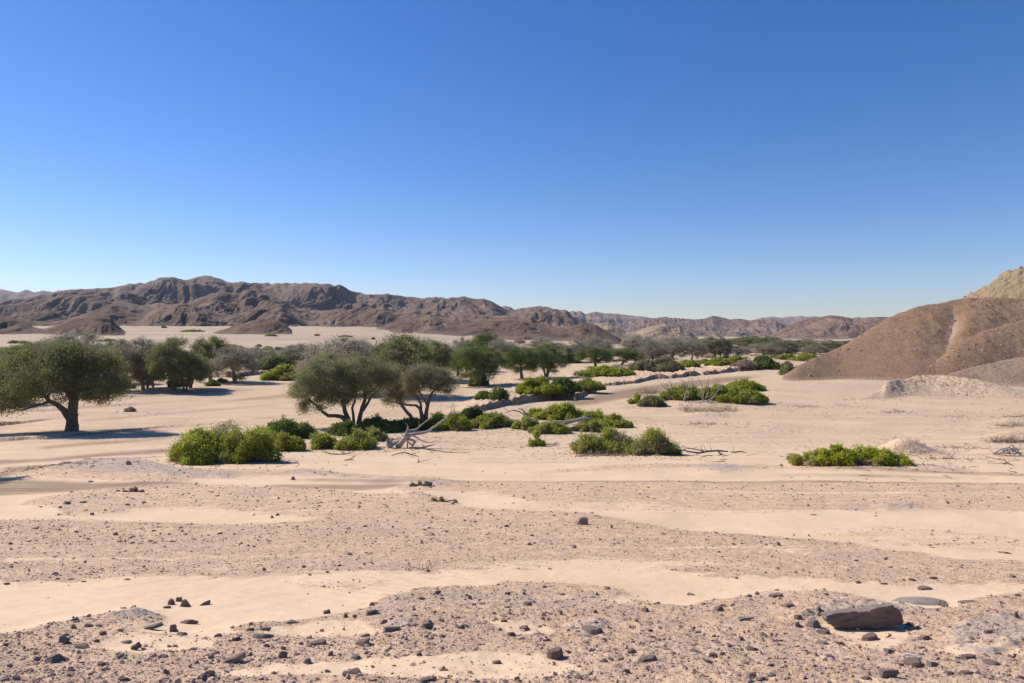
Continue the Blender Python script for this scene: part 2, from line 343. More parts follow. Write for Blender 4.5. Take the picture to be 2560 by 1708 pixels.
    n = s.bump(h, .02); n = s.bump(h2, .008, 1, n); n = s.bump(hn, s.rng(gm, 0, 1, .005, .018), 1, n); n = s.bump(rip, .018, s.rng(Y, 5, 60, .8, .5), n)
    n = s.bump(s.noise(1.6, 6, .7), s.math('MULTIPLY', s.rng(Y, 20, 60, 0.0, .30), s.rng(s.noise(.12, 3), .40, .62, .25, 1)), .9, n); n = s.bump(s.noise(1.0, 6, .7, co=s.mapping((.12, 1.6, 1))), s.rng(Y, 25, 70, 0, .12), .8, n)
    s.L(n, s.b.inputs['Normal'])
    return s.m
def mat_hill(name, cA, cB, dark, pale, scale, bumpd, tan=.5, slope=.6):
    s = NT(name, .95)
    n1 = s.math('ADD', s.math('MULTIPLY', s.noise(.9 * scale, 8, .62, dist=.4), .6), s.math('MULTIPLY', s.noise(.22 * scale, 4, .6), .4)); n2 = s.noise(7 * scale, 6, .7)
    col = s.mix(s.rng(n1, .38, .62), cA, cB)
    nz = s.sep(s.geo.outputs['Normal'])[2]
    rk = s.noise(3 * scale, 8, .7, co=s.mapping((1, .5, 2.2), rot=(0, .5, .7)))
    col = s.mix(s.math('MULTIPLY', s.rng(s.math('ADD', nz, s.rng(n2, 0, 1, -.12, .12)), slope + .12, slope - .16), .85), col, s.mix(rk, dark, tuple(c * 1.9 for c in dark)))
    col = s.mix(s.rng(s.math('ADD', rk, s.rng(n1, 0, 1, -.1, .1)), .64 - .12 * tan, .72, 0, .75), col, pale)
    col = s.mix(s.rng(s.noise(22 * scale, 4, .8), .54, .66, 0, .7), col, dark)
    if scale > .1: col = s.mix(s.rng(s.noise(7 * scale, 5, .85), .52, .62, 0, .65), col, dark); col = s.mix(s.rng(s.noise(9 * scale, 5, .85), .56, .66, 0, .6), col, pale)
    if scale < .1:
        dc = s.n('ShaderNodeVectorMath', operation='ADD'); nv = s.n('ShaderNodeTexNoise'); s.L(s.co, nv.inputs['Vector']); nv.inputs['Scale'].default_value = scale * .9; nv.inputs['Detail'].default_value = 4
        sv = s.n('ShaderNodeVectorMath', operation='SCALE'); s.L(nv.outputs['Color'], sv.inputs[0]); sv.inputs['Scale'].default_value = .9 / scale; s.L(s.co, dc.inputs[0]); s.L(sv.outputs[0], dc.inputs[1])
        v1 = s.voro(.5 * scale, co=dc.outputs[0]); v2 = s.voro(1.7 * scale, co=dc.outputs[0]); v3 = s.voro(5 * scale, co=dc.outputs[0])
        vh = s.math('ADD', s.math('ADD', v1, s.math('MULTIPLY', v2, .38)), s.math('MULTIPLY', v3, .12))
    wa = s.attr('wash'); wn_ = s.math('ADD', wa, s.rng(s.noise(8 * scale, 6, .8), .3, .7, -.3, .3))
    col = s.mix(s.math('MULTIPLY', s.rng(wn_, .35, .8), s.rng(wa, .02, .2)), col, (.60, .42, .285) if scale > .1 else (.50, .36, .27))
    s.L(col, s.b.inputs['Base Color'])
    n = s.bump(rk, bumpd * 1.2, .8)
    if scale < .1: n = s.bump(s.math('MULTIPLY', vh, -1.), .75 / scale, 1, n)
    n = s.bump(n2, bumpd * .3, 1, n); n = s.bump(n2, bumpd * .6, 1, n); n = s.bump(s.noise(28 * scale, 4, .75), bumpd * .16, 1, n)
    s.L(n, s.b.inputs['Normal'])
    return s.m
def mat_leaf(name, cols, trans=.3):
    """cols: dark, mid, light, dry"""
    s = NT(name, .62)
    t = s.attr('tone'); d = s.attr('dry')
    r = s.n('ShaderNodeValToRGB'); s.L(t, r.inputs[0]); e = r.color_ramp.elements
    e[0].position = .05; e[0].color = (*cols[0], 1); e[1].position = .95; e[1].color = (*cols[2], 1)
    m = r.color_ramp.elements.new(.5); m.color = (*cols[1], 1)
    oi = s.n('ShaderNodeObjectInfo')
    col = s.mix(s.math('MULTIPLY', oi.outputs['Random'], .35), r.outputs[0], cols[0])
    col = s.mix(d, col, cols[3])
    s.L(col, s.b.inputs['Base Color'])
    tr = s.n('ShaderNodeBsdfTranslucent'); s.L(col, tr.inputs[0])
    ms = s.n('ShaderNodeMixShader'); ms.inputs[0].default_value = trans
    s.L(s.b.outputs[0], ms.inputs[1]); s.L(tr.outputs[0], ms.inputs[2]); s.L(ms.outputs[0], s.out.inputs[0])
    return s.m
def mat_bark(name, a, b, sc=6):
    s = NT(name, .9)
    n = s.noise(sc, 6, .7, co=s.mapping((1, 1, .25)))
    s.L(s.mix(s.rng(n, .3, .7), a, b), s.b.inputs['Base Color']); s.L(s.bump(n, .03), s.b.inputs['Normal'])
    return s.m
def mat_rock(name, a, b, lich=None):
    s = NT(name, .85)
    oi = s.n('ShaderNodeObjectInfo').outputs['Random']
    n = s.noise(14, 8, .75); n2 = s.noise(60, 5, .75)
    lay = s.noise(9, 6, .7, co=s.mapping((.5, .7, 3.2), rot=(.25, .2, 0)))
    col = s.mix(s.rng(n, .32, .68), a, b)
    col = s.mix(s.rng(lay, .5, .75, 0, .5), col, tuple(min(1, c * 1.5) for c in b))
    col = s.mix(s.math('MULTIPLY', s.rng(n2, .58, .7), .6), col, tuple(c * .45 for c in a))
    col = s.mix(s.math('MULTIPLY', oi, .55), col, (.46, .33, .25))
    s.L(col, s.b.inputs['Base Color'])
    nn = s.bump(lay, .035, 1); nn = s.bump(n, .02, 1, nn); nn = s.bump(n2, .006, 1, nn); s.L(nn, s.b.inputs['Normal'])
    return s.m
M_ground = mat_ground()
M_peb = None
def mat_pebble():
    s = NT('pebbles', .9); t = s.attr('tone')
    r = s.n('ShaderNodeValToRGB'); s.L(t, r.inputs[0]); e = r.color_ramp.elements
    e[0].position = 0; e[0].color = (.2, .15, .125, 1); e[1].position = 1; e[1].color = (.66, .47, .34, 1)
    for p, c in ((.2, (.34, .24, .195, 1)), (.45, (.46, .31, .225, 1)), (.75, (.55, .375, .265, 1))):
        m = e.new(p); m.color = c
    s.L(s.mix(s.rng(s.noise(60, 4, .7), .3, .7, 0, .5), r.outputs[0], (.2, .15, .13)), s.b.inputs['Base Color'])
    s.L(s.bump(s.noise(90, 4, .7), .004), s.b.inputs['Normal'])
    return s.m
M_peb = mat_pebble()
M_rub = M_peb.copy(); M_rub.name = 'hill_stones'
for e_, c_ in zip([n for n in M_rub.node_tree.nodes if n.type == 'VALTORGB'][0].color_ramp.elements, ((.20, .125, .085), (.31, .19, .12), (.41, .25, .155), (.52, .33, .205), (.64, .44, .285))): e_.color = (*c_, 1)
M_rock = mat_rock('rough_grey_rock', (.25, .19, .16), (.45, .355, .30))
M_boul = mat_rock('dark_boulder_rock', (.12, .10, .093), (.23, .19, .175))
M_rock2 = mat_rock('reddish_brown_rock', (.32, .205, .155), (.50, .35, .27))
M_rock3 = mat_rock('pale_grey_rock', (.35, .295, .265), (.54, .45, .39))
M_bark = mat_bark('acacia_bark', (.10, .075, .058), (.23, .175, .135))
M_barkd = mat_bark('dry_stem', (.19, .135, .095), (.36, .27, .19))
M_dead = mat_bark('bleached_wood', (.27, .21, .17), (.52, .44, .37), 9)
M_deadd = mat_bark('dark_dead_wood', (.11, .085, .07), (.25, .195, .16), 9)
M_lf_tree = mat_leaf('acacia_leaves', ((.14, .15, .05), (.235, .25, .08), (.34, .355, .125), (.30, .25, .185)), .42)
M_lf_grey = mat_leaf('grey_acacia_leaves', ((.165, .17, .075), (.265, .265, .12), (.37, .365, .18), (.36, .30, .22)), .42)
M_lf_fgrey = mat_leaf('pale_grey_acacia_twigs', ((.21, .20, .125), (.31, .295, .19), (.42, .395, .27), (.42, .36, .285)), .4)
M_lf_green = mat_leaf('dark_green_leaves', ((.09, .13, .03), (.165, .22, .05), (.26, .32, .08), (.30, .25, .16)), .42)
M_lf_bush = mat_leaf('bright_bush_leaves', ((.18, .205, .025), (.36, .39, .048), (.54, .56, .085), (.40, .32, .21)), .45)
M_lf_yel = mat_leaf('yellow_green_leaves', ((.24, .28, .025), (.45, .48, .035), (.66, .64, .06), (.42, .33, .2)), .45)
M_lf_dry = mat_leaf('dry_twigs', ((.28, .21, .15), (.42, .33, .235), (.56, .46, .33), (.42, .34, .25)), .35)
M_m1 = mat_hill('mountain_rock', (.31, .208, .168), (.58, .405, .315), (.10, .082, .08), (.66, .50, .38), .02, 9)
M_m2 = mat_hill('foothill_rock', (.26, .168, .125), (.56, .37, .265), (.085, .066, .06), (.66, .49, .35), .035, 5)
M_tan = mat_hill('tan_hill_rock', (.42, .30, .205), (.56, .41, .285), (.16, .12, .10), (.62, .47, .33), .04, 2)
M_rh = mat_hill('brown_hill_stones', (.41, .247, .148), (.51, .32, .195), (.21, .13, .083), (.70, .50, .32), .22, .55, .3)
M_rp = mat_hill('tan_rocky_peak', (.56, .40, .245), (.66, .485, .30), (.22, .16, .115), (.70, .53, .35), .25, .8, .5)
M_rm = mat_hill('pale_stony_mound', (.62, .44, .285), (.70, .50, .33), (.42, .31, .23), (.72, .53, .36), .35, .2, .4)
M_rk = mat_hill('pink_brown_mound', (.40, .26, .18), (.50, .335, .23), (.22, .145, .11), (.56, .40, .28), .3, .35, .4)

# ------------------------------------------------------------------ ground mesh
def build_ground():
    Ys = list(np.arange(-6, 3, .3)); y = 3.0
    while y < 480: Ys.append(y); y += max(.022, .0043 * y)
    while y < 7000: Ys.append(y); y *= 1.02
    Ys = np.array(Ys)
    U = np.concatenate([np.linspace(-1.6, -.80, 40, endpoint=False), np.linspace(-.80, .80, 860), np.linspace(.80, 1.6, 41)[1:]])
    wid = np.where(Ys > 6, Ys, 6 + (6 - Ys) * 0.0) ; wid = np.maximum(Ys, 4.0)
    X = U[None, :] * wid[:, None]; YY = np.repeat(Ys[:, None], len(U), 1)
    Z = ground_z(X, YY)
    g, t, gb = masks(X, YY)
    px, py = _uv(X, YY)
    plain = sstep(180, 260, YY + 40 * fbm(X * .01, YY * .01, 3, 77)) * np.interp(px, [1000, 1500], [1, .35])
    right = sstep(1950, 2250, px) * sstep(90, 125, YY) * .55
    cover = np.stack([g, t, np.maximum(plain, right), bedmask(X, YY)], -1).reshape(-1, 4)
    nr, nc = X.shape; i = np.arange(nr * nc).reshape(nr, nc)
    Fc = np.stack([i[:-1, :-1], i[:-1, 1:], i[1:, 1:], i[1:, :-1]], -1).reshape(-1, 4)
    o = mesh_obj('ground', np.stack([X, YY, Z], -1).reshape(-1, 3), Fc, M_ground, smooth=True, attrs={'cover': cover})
    tag(o, 'pale desert slope and sandy dry riverbed', kind='structure')
build_ground()

# ------------------------------------------------------------------ hills and mountains
HV = []
def layer(name, label, pts, Yc, front, back, mat, amp=.6, sc=None, warp=.35, nu=700, nv=260, seed=0, pw=1.0, ridge=.35, sink=3, rough=0.02, zfun=None, lin=0., ribs=1.3):
    pts = np.array(pts, float); px0, px1 = pts[0, 0], pts[-1, 0]
    px = np.linspace(px0, px1, nu); u = (px - CX) / F
    yc = np.interp(px, [a[0] for a in Yc], [a[1] for a in Yc]) if isinstance(Yc, list) else np.full(nu, float(Yc))
    fr = np.interp(px, [a[0] for a in front], [a[1] for a in front]) if isinstance(front, list) else np.full(nu, float(front))
    def smo(a, k):
        return np.convolve(np.pad(a, k, 'edge'), np.hanning(2 * k + 3)[1:-1] / np.hanning(2 * k + 3)[1:-1].sum(), 'valid')
    k_ = max(3, nu // 11); yc = smo(yc, k_); fr = smo(fr, k_); front = fr.max()
    tt = np.linspace(0, 1, nv)[:, None]
    YY = (yc - fr * 1.35)[None] * (1 - tt) + (yc + back)[None] * tt
    X = u[None] * YY; Ys = YY; Yc = yc
    cp = smo(np.interp(px, pts[:, 0], pts[:, 1]), max(2, nu // (90 if sink <= 4 else 260)))
    Hc = ZC + (HOR - cp) / F * Yc
    sc = sc or front * .55
    wv = warp * fr[None] * fbm(X / sc * .6, YY / sc * .6, 3, seed + 1)
    t = (YY - Yc + wv) / np.where(YY - Yc + wv < 0, fr[None], back)
    S = np.clip(.5 + .5 * np.cos(np.pi * np.clip(np.abs(t), 0, 1)), 0, 1) ** pw
    if not lin and sink > 3: S = .75 * S + .25 * np.clip(1 - np.abs(t), 0, 1) ** 1.6
    if lin: S = (1 - lin) * S + lin * np.clip(1 - np.abs(t), 0, 1) ** 1.2
    wx = X + sc * .25 * fbm(X / sc * 1.3, YY / sc * 1.3, 2, seed + 5); wy = YY + sc * .25 * fbm(X / sc * 1.3 + 9, YY / sc * 1.3, 2, seed + 6)
    b = billow(wx / sc, wy / sc * .62, 7, seed + 9, .45)
    b2 = 1 - billow(wx / sc * 1.7 + 5, wy / sc * .8 + 3, 5, seed + 55, .5); b = np.clip(.62 * b + .38 * (b2 * 1.35 - .35), 0, 1)
    zb = ground_z(X, YY) - sink
    g = ridge * .45 + (1 - ridge * .45) * np.clip(np.abs(t) * 1.7 - .04, 0, 1)
    H = np.maximum(Hc[None] - zb, 0)
    edge = np.clip(np.minimum(px - px0, px1 - px) / max(1, (px1 - px0)) * 30, 0, 1)
    rib = billow(wx / (sc * .22), wy / (sc * .75), 5, seed + 77, .55)
    fl = np.sin(np.pi * np.clip(S, 0, 1)) ** .7
    D = H * S * (1 - amp * (1 - np.clip(b * 1.5, 0, 1)) * g - .24 * ribs * amp * (1 - np.clip(rib * 1.6, 0, 1)) * fl)
    wash = np.zeros_like(D)
    if zfun is not None: D, wash = zfun(D, X, YY, px[None] + 0 * X, t)
    rgh = H * rough * S * fbm(X / sc * 9, YY / sc * 9, 4, seed + 3)
    for it in range(6):
        zz = zb + D; ang = np.where(S > .55, (zz - ZC) / YY, -9); top = ang.max(0); row = ang.argmax(0)
        want = (HOR - cp) / F
        yr = YY[row, np.arange(nu)]; cur = top * yr + ZC - zb[row, np.arange(nu)]; tar = want * yr + ZC - zb[row, np.arange(nu)]
        sfac = np.clip(tar / np.maximum(cur, .3), .5, 1.5)
        sfac = np.where(top < -8, 1, sfac); sfac = 1 + (sfac - 1) * sstep(.02 if sink > 3 else .08, .12 if sink > 3 else .35, H.max(0) / H.max())
        k = 8 if sink > 3 else 40; sfac = np.convolve(np.pad(sfac, k, 'edge'), np.ones(2 * k + 1) / (2 * k + 1), 'valid')
        D = D * sfac[None]
    D = D + rgh
    Z = zb + D * edge[None] ** .5
    if Yc.max() >= 260: wash = np.clip(1 - (D - sink) / (9 if Yc.max() > 800 else 4), 0, 1) * .8
    if Yc.max() < 260: wash = np.maximum(wash, .8 * np.clip(1 - (D - sink) / (1.1 if H.max() > 6 else .5), 0, 1))
    if Yc.max() < 400: HV.append((X, YY, Z, D - sink, H.max()))
    nr, nc = X.shape; i = np.arange(nr * nc).reshape(nr, nc)
    Fc = np.stack([i[:-1, :-1], i[:-1, 1:], i[1:, 1:], i[1:, :-1]], -1).reshape(-1, 4)
    o = mesh_obj(name, np.stack([X, YY, Z], -1).reshape(-1, 3), Fc, mat, smooth=True, attrs={'wash': wash.ravel()})
    tag(o, label, kind='structure'); return o
layer('mountain', 'far blue mountains at the left edge', [(-500,720),(-200,712),(0,722),(36,731),(60,727),(110,729),(150,728),(200,735),(300,760),(400,800)], 5200, 900, 900, M_m1, amp=.6, seed=5, nu=300, nv=80, sink=20)
layer('mountain', 'long rugged brown mountain range on the left', [(-700,730),(-400,745),(-200,752),(0,750),(60,745),(110,737),(165,725),(205,723),(234,722),(285,719),(329,709),(366,708),(403,695),(432,693),(465,700),(487,695),(512,689),(527,690),(556,700),(582,708),(604,703),(622,708),(659,708),(695,709),(732,708),(769,708),(824,710),(838,715),(849,711),(879,728),(923,737),(967,735),(1011,741),(1059,746),(1088,742),(1121,746),(1161,741),(1187,748),(1209,747),(1231,754),(1253,768),(1275,777),(1307,770),(1326,768),(1351,765),(1381,770),(1392,775),(1414,774),(1425,783),(1443,801),(1480,830),(1500,850)],
      1900, 620, 500, M_m1, amp=.85, sc=260, warp=.5, seed=11, nu=1000, nv=420, sink=12, ridge=.3)
layer('mountain', 'middle brown ridges before the long range', [(-500,770),(-200,775),(0,764),(60,758),(110,748),(165,737),(230,737),(290,748),(350,764),(400,757),(450,766),(500,745),(545,729),(600,733),(622,722),(680,738),(740,768),(800,778),(850,772),(900,777),(960,766),(1007,777),(1040,772),(1084,774),(1128,786),(1168,784),(1240,790),(1326,781),(1351,779),(1392,787),(1450,803),(1480,830),(1500,850)],
      1350, 430, 300, M_m2, amp=.85, sc=190, warp=.6, seed=23, nu=1000, nv=360, sink=12, ridge=.35)
layer('hill', 'low dark foothills at the plain edge', [(-500,800),(-200,790),(0,798),(60,800),(130,806),(180,795),(240,775),(280,762),(310,775),(345,786),(400,766),(457,758),(500,770),(560,790),(600,785),(640,768),(670,751),(700,760),(735,785),(770,806),(820,790),(850,780),(900,785),(940,772),(990,782),(1040,785),(1106,792),(1179,797),(1282,794),(1326,797),(1362,812),(1399,830),(1440,850)],
      900, 270, 200, M_m2, amp=.8, sc=115, warp=.7, seed=31, nu=1000, nv=320, sink=10, ridge=.4)
layer('hill', 'small dark mounds on the stony plain', [(-260,800),(-100,792),(0,790),(30,792),(60,805),(84,818),(110,822),(150,812),(200,796),(240,790),(256,790),(275,800),(300,815),(320,832),(345,842),(500,838),(560,825),(590,812),(625,803),(650,797),(690,800),(715,812),(735,830),(760,838)],
      490, [(-260,50),(60,55),(150,95),(340,70),(560,60),(760,60)], 60, M_m2, amp=.6, sc=50, warp=.6, seed=41, nu=700, nv=160, sink=3, ridge=.25)
layer('hill', 'rounded brown hills behind the middle trees', [(860,845),(900,832),(960,815),(1000,800),(1040,790),(1075,786),(1110,800),(1150,806),(1200,800),(1262,797),(1310,800),(1352,812),(1400,822),(1420,822),(1454,806),(1490,812),(1530,835),(1570,858)],
      640, [(860,110),(950,190),(1100,235),(1570,250)], 150, M_m2, amp=.62, sc=95, warp=.3, seed=53, nu=800, nv=240, sink=5, ridge=.25)
layer('hill', 'pale tan sandy hills right of centre', [(1440,850),(1465,830),(1490,808),(1520,806),(1564,827),(1590,828),(1618,818),(1655,809),(1688,813),(1700,816),(1725,830),(1751,852),(1790,860)],
      760, 230, 150, M_tan, amp=.4, sc=90, warp=.4, seed=61, nu=400, nv=200, sink=5, ridge=.2)
layer('mountain', 'purple grey ridge on the horizon right of centre', [(1180,800),(1240,772),(1264,764),(1290,775),(1380,790),(1421,779),(1450,778),(1465,786),(1487,779),(1509,783),(1545,785),(1582,790),(1611,792),(1633,796),(1662,792),(1700,800),(1760,815),(1800,835)],
      4200, 900, 600, M_m1, amp=.65, seed=71, nu=420, nv=180, sink=10, sc=420)
layer('mountain', 'jagged grey mountains with dark cliffs', [(1560,815),(1600,800),(1662,794),(1700,796),(1737,799),(1762,797),(1784,789),(1802,793),(1824,799),(1846,797),(1872,801),(1905,799),(1940,803),(1965,815),(2000,835)],
      2600, 520, 400, M_m1, amp=.8, seed=83, nu=500, nv=260, sink=10, sc=230, ridge=.3)
layer('mountain', 'distant violet ridge behind the brown hill', [(1860,802),(1883,799),(1920,792),(1956,794),(1993,791),(2040,792),(2121,794),(2176,794),(2300,800),(2600,790)],
      5200, 800, 600, M_m1, amp=.5, seed=91, nu=300, nv=90, sink=20)
layer('hill', 'gullied brown hill behind the far trees', [(1900,848),(1934,836),(1963,819),(1993,805),(2029,796),(2077,788),(2106,791),(2132,799),(2160,795),(2194,792),(2230,794),(2300,800),(2400,830)],
      1500, 330, 300, M_m2, amp=.6, seed=101, nu=420, nv=240, sink=8, sc=160, ridge=.2)
layer('hill', 'tan rocky peak at the right edge', [(2330,800),(2380,770),(2410,742),(2428,730),(2469,715),(2490,697),(2505,684),(2530,676),(2560,667),(2640,630),(2760,600),(2900,640),(3100,720)],
      330, 90, 80, M_rp, amp=.35, lin=.5, ribs=.4, seed=111, nu=520, nv=260, sc=30, sink=4, ridge=.5, rough=.05)
def gully(D, X, YY, PX, t):
    gx = np.interp(t, [-1, -.75, -.45, -.2, 0.1], [2330, 2345, 2372, 2386, 2377]) + 7 * fbm(YY * .15, YY * 0, 3, 3)
    d = (PX - gx); wgt = np.interp(t, [-1, -.8, -.3, -.08, .05], [.0, .6, 1, .35, 0])
    V = np.where(d < 0, np.exp(-(d / 62) ** 2), np.exp(-(d / 30) ** 2))
    V2 = np.exp(-np.abs(d) / 10)
    w2 = np.interp(t, [-1, -.55, -.35, -.12, 0], [.0, .5, 1, .45, 0]); return D * (1 - .12 * V * wgt - .03 * V2 * wgt), np.exp(-(d / 11.) ** 2) * w2 + .75 * np.exp(-((d - 20) / 26) ** 2) * np.clip(w2 - .3, 0, 1)
layer('hill', 'smooth dark brown hill on the right', [(1880,1000),(1920,985),(1940,965),(1952,948),(2000,911),(2050,889),(2102,867),(2157,834),(2190,812),(2223,794),(2285,768),(2340,758),(2395,750),(2469,741),(2560,746),(2700,760),(2900,800),(3100,880)],
      [(1900,138),(1949,143),(2000,152),(2100,175),(2250,193),(2500,198)], [(1900,5),(1960,11),(2050,30),(2150,45),(2250,57),(2500,60)], 90, M_rh, amp=.15, lin=.6, ribs=.4, seed=121, nu=1000, nv=420, sc=34, sink=1.5, ridge=.1, warp=.14, rough=.03, pw=1.1, zfun=gully)
layer('hill', 'lower brown spur right of the gully', [(2250,985),(2290,960),(2320,918),(2348,896),(2384,868),(2420,845),(2460,826),(2510,812),(2560,800),(2700,780),(2900,800),(3100,880)],
      [(2290,150),(2348,156),(2460,168),(2560,172)], [(2290,12),(2348,20),(2460,32)], 40, M_rh, amp=.10, lin=.6, ribs=.3, seed=131, nu=560, nv=260, sc=22, sink=1.5, ridge=.1, warp=.14, rough=.03, pw=1.0)
layer('hill', 'low pinkish mound at the hill foot', [(2260,1000),(2300,975),(2340,952),(2377,933),(2430,918),(2500,903),(2560,892),(2700,880),(2900,900),(3100,940)],
      [(2300,130),(2377,136),(2500,140)], [(2300,8),(2400,16),(2560,22)], 20, M_rk, amp=.12, lin=.6, ribs=.3, seed=141, nu=420, nv=160, sc=14, sink=1, ridge=.2, warp=.25, rough=.06)
layer('hill', 'pale stony mound in front of the brown hill', [(2090,1030),(2130,1008),(2179,982),(2215,962),(2249,949),(2290,941),(2322,938),(2370,940),(2414,944),(2480,958),(2560,978),(2680,990),(2800,1000)],
      [(2130,100),(2179,105),(2250,112),(2322,118),(2414,116),(2560,108),(2800,102)], [(2130,2),(2179,6),(2250,12),(2322,17),(2560,12)], 14, M_rm, amp=.16, lin=.6, ribs=.3, seed=151, nu=560, nv=200, sc=9, sink=.6, ridge=.3, warp=.3, rough=.10)

#@@PART2

# ------------------------------------------------------------------ foliage and wood builders
def leaf_quads(rng, cen, rad, n, size, out=None, outw=.0, up=0., aspect=.5, flatten=.7, shell=False):
    """n leaf sprays around each centre"""
    cen = np.asarray(cen, float); k = len(cen); N = k * n
    c = np.repeat(cen, n, 0); r = np.repeat(np.asarray(rad, float).reshape(-1), n)[:, None] if np.ndim(rad) else rad
    d = rng.normal(size=(N, 3))
    if shell:
        d /= np.linalg.norm(d, axis=1, keepdims=True) + 1e-9; d *= np.where(rng.random((N, 1)) < .8, rng.uniform(.45, 1.08, (N, 1)) ** .5, rng.uniform(.9, 1.4, (N, 1))) * (1 + .45 * fbm(d[:, 0:1] * 2.3 + np.repeat(cen[:, 0:1], n, 0) * 3, d[:, 1:2] * 2.3 + d[:, 2:3] * 2.9 + np.repeat(cen[:, 1:2], n, 0) * 3, 3, 12))
    else: d *= .42
    d[:, 2] *= flatten
    P = c + d * r
    a = rng.normal(size=(N, 3)); a[:, 2] += up
    a /= np.linalg.norm(a, axis=1, keepdims=True)
    nn = rng.normal(size=(N, 3)) * (1 - outw * .55) + outw * 1.3 * d / (np.linalg.norm(d, axis=1, keepdims=True) + 1e-6)
    if outw: a -= nn * (a * nn).sum(1, keepdims=True) / (nn * nn).sum(1, keepdims=True); a /= np.linalg.norm(a, axis=1, keepdims=True) + 1e-9
    b = np.cross(a, nn); b /= np.linalg.norm(b, axis=1, keepdims=True) + 1e-9
    s = (size * rng.uniform(.55, 1.35, (N, 1)))
    a *= s; b *= s * aspect
    V = np.stack([P - a * .5, P + b * .5, P + a * .5, P - b * .5], 1).reshape(-1, 3)
    Fc = np.arange(N * 4).reshape(-1, 4)
    return V, Fc
def tubes(segs, sides=6):
    """segs: list of (p0, p1, r0, r1)"""
    if not len(segs): return np.zeros((0, 3)), np.zeros((0, 4), int)
    P0 = np.array([s[0] for s in segs], float); P1 = np.array([s[1] for s in segs], float)
    R0 = np.array([s[2] for s in segs]); R1 = np.array([s[3] for s in segs])
    d = P1 - P0; L = np.linalg.norm(d, axis=1, keepdims=True) + 1e-9; d /= L
    P1 = P1 + d * R1[:, None] * .4; P0 = P0 - d * R0[:, None] * .3
    ref = np.where(np.abs(d[:, 2:3]) > .8, [[1., 0, 0]], [[0, 0, 1.]])
    u = np.cross(d, ref); u /= np.linalg.norm(u, axis=1, keepdims=True); v = np.cross(d, u)
    an = np.arange(sides) / sides * 2 * math.pi
    ring = np.cos(an)[None, :, None] * u[:, None] + np.sin(an)[None, :, None] * v[:, None]
    V = np.concatenate([P0[:, None] + ring * R0[:, None, None], P1[:, None] + ring * R1[:, None, None]], 1).reshape(-1, 3)
    i = np.arange(len(segs))[:, None] * 2 * sides; j = np.arange(sides)[None]; k = (j + 1) % sides
    Fc = np.stack([i + j, i + k, i + sides + k, i + sides + j], -1).reshape(-1, 4)
    return V, Fc
def cat(parts):
    Vs, Fs, off = [], [], 0
    for V, Fc in parts:
        if len(V) == 0: continue
        Vs.append(V); Fs.append(Fc + off); off += len(V)
    return np.concatenate(Vs), np.concatenate(Fs)
def smooth_poly(P, step, rng=None, jit=0.):
    """polyline of points (x, y, z, r) -> finer, slightly crooked polyline"""
    P = np.array(P, float); out = [P[0]]
    for i in range(len(P) - 1):
        a = P[max(i - 1, 0)]; b = P[i]; c = P[i + 1]; d = P[min(i + 2, len(P) - 1)]
        n = max(1, int(np.linalg.norm((c - b)[:3]) / step))
        for k in range(1, n + 1):
            t = k / n
            q = .5 * (2 * b + (c - a) * t + (2 * a - 5 * b + 4 * c - d) * t * t + (3 * b - a - 3 * c + d) * t**3)
            if rng is not None and k < n: q[:3] += rng.normal(size=3) * jit
            q[3] = b[3] + (c[3] - b[3]) * t
            out.append(q)
    return out
def grow(rng, trunks, attr, tip=.018, step=.45):
    """trunks: polylines (x,y,z,r) that start at the ground or at another limb; attr: crown points. returns tube segments"""
    segs = []; nodes = []; par = []; fixed = []
    for T in trunks:
        Q = smooth_poly(T, step, rng, .035); prev = -1
        for q in Q:
            nodes.append(q[:3]); par.append(prev); fixed.append(q[3]); prev = len(nodes) - 1
    N = [np.array(n) for n in nodes]; base = len(N)
    w = {}
    order = np.argsort([min(np.linalg.norm(a - n) for n in N) for a in attr]) if len(attr) else []
    A = np.array(N); load = np.zeros(base)
    lst = list(N); parl = list(par); children_load = {}
    ends = []
    for oi in order:
        a = attr[oi]; A = np.array(lst)
        d = np.linalg.norm(A - a, axis=1) + .5 * np.maximum(0, A[:, 2] - a[2] + .3) + np.where(A[:, 2] < 1.3, 3, 0)
        i = int(np.argmin(d)); p = A[i]; L = np.linalg.norm(a - p); n = max(1, int(L / step))
        mid = (p + a) / 2 + np.array([0, 0, -.04 * L]) + rng.normal(size=3) * .09 * L
        prev = i
        for k in range(1, n + 1):
            t = k / n; q = (1 - t)**2 * p + 2 * t * (1 - t) * mid + t * t * a
            if k < n: q = q + rng.normal(size=3) * .03
            lst.append(q); parl.append(prev); prev = len(lst) - 1
        ends.append(prev)
    R = np.zeros(len(lst))
    e = 2.3; acc = np.zeros(len(lst))
    for en in ends: acc[en] += tip ** e
    for i in range(len(lst) - 1, -1, -1):
        if parl[i] >= 0: acc[parl[i]] += acc[i]
    R = np.maximum(acc ** (1 / e), tip * .8)
    for i, f in enumerate(fixed): R[i] = max(f, min(R[i], f * 1.4))
    for i in range(base, len(lst)):
        if parl[i] < base: R[i] = min(R[i], R[parl[i]] * .85)
    for i in range(base, len(lst)): R[i] = min(R[i], R[parl[i]])
    for i in range(len(lst)):
        if parl[i] >= 0: segs.append((lst[parl[i]], lst[i], R[parl[i]], R[i]))
    return segs
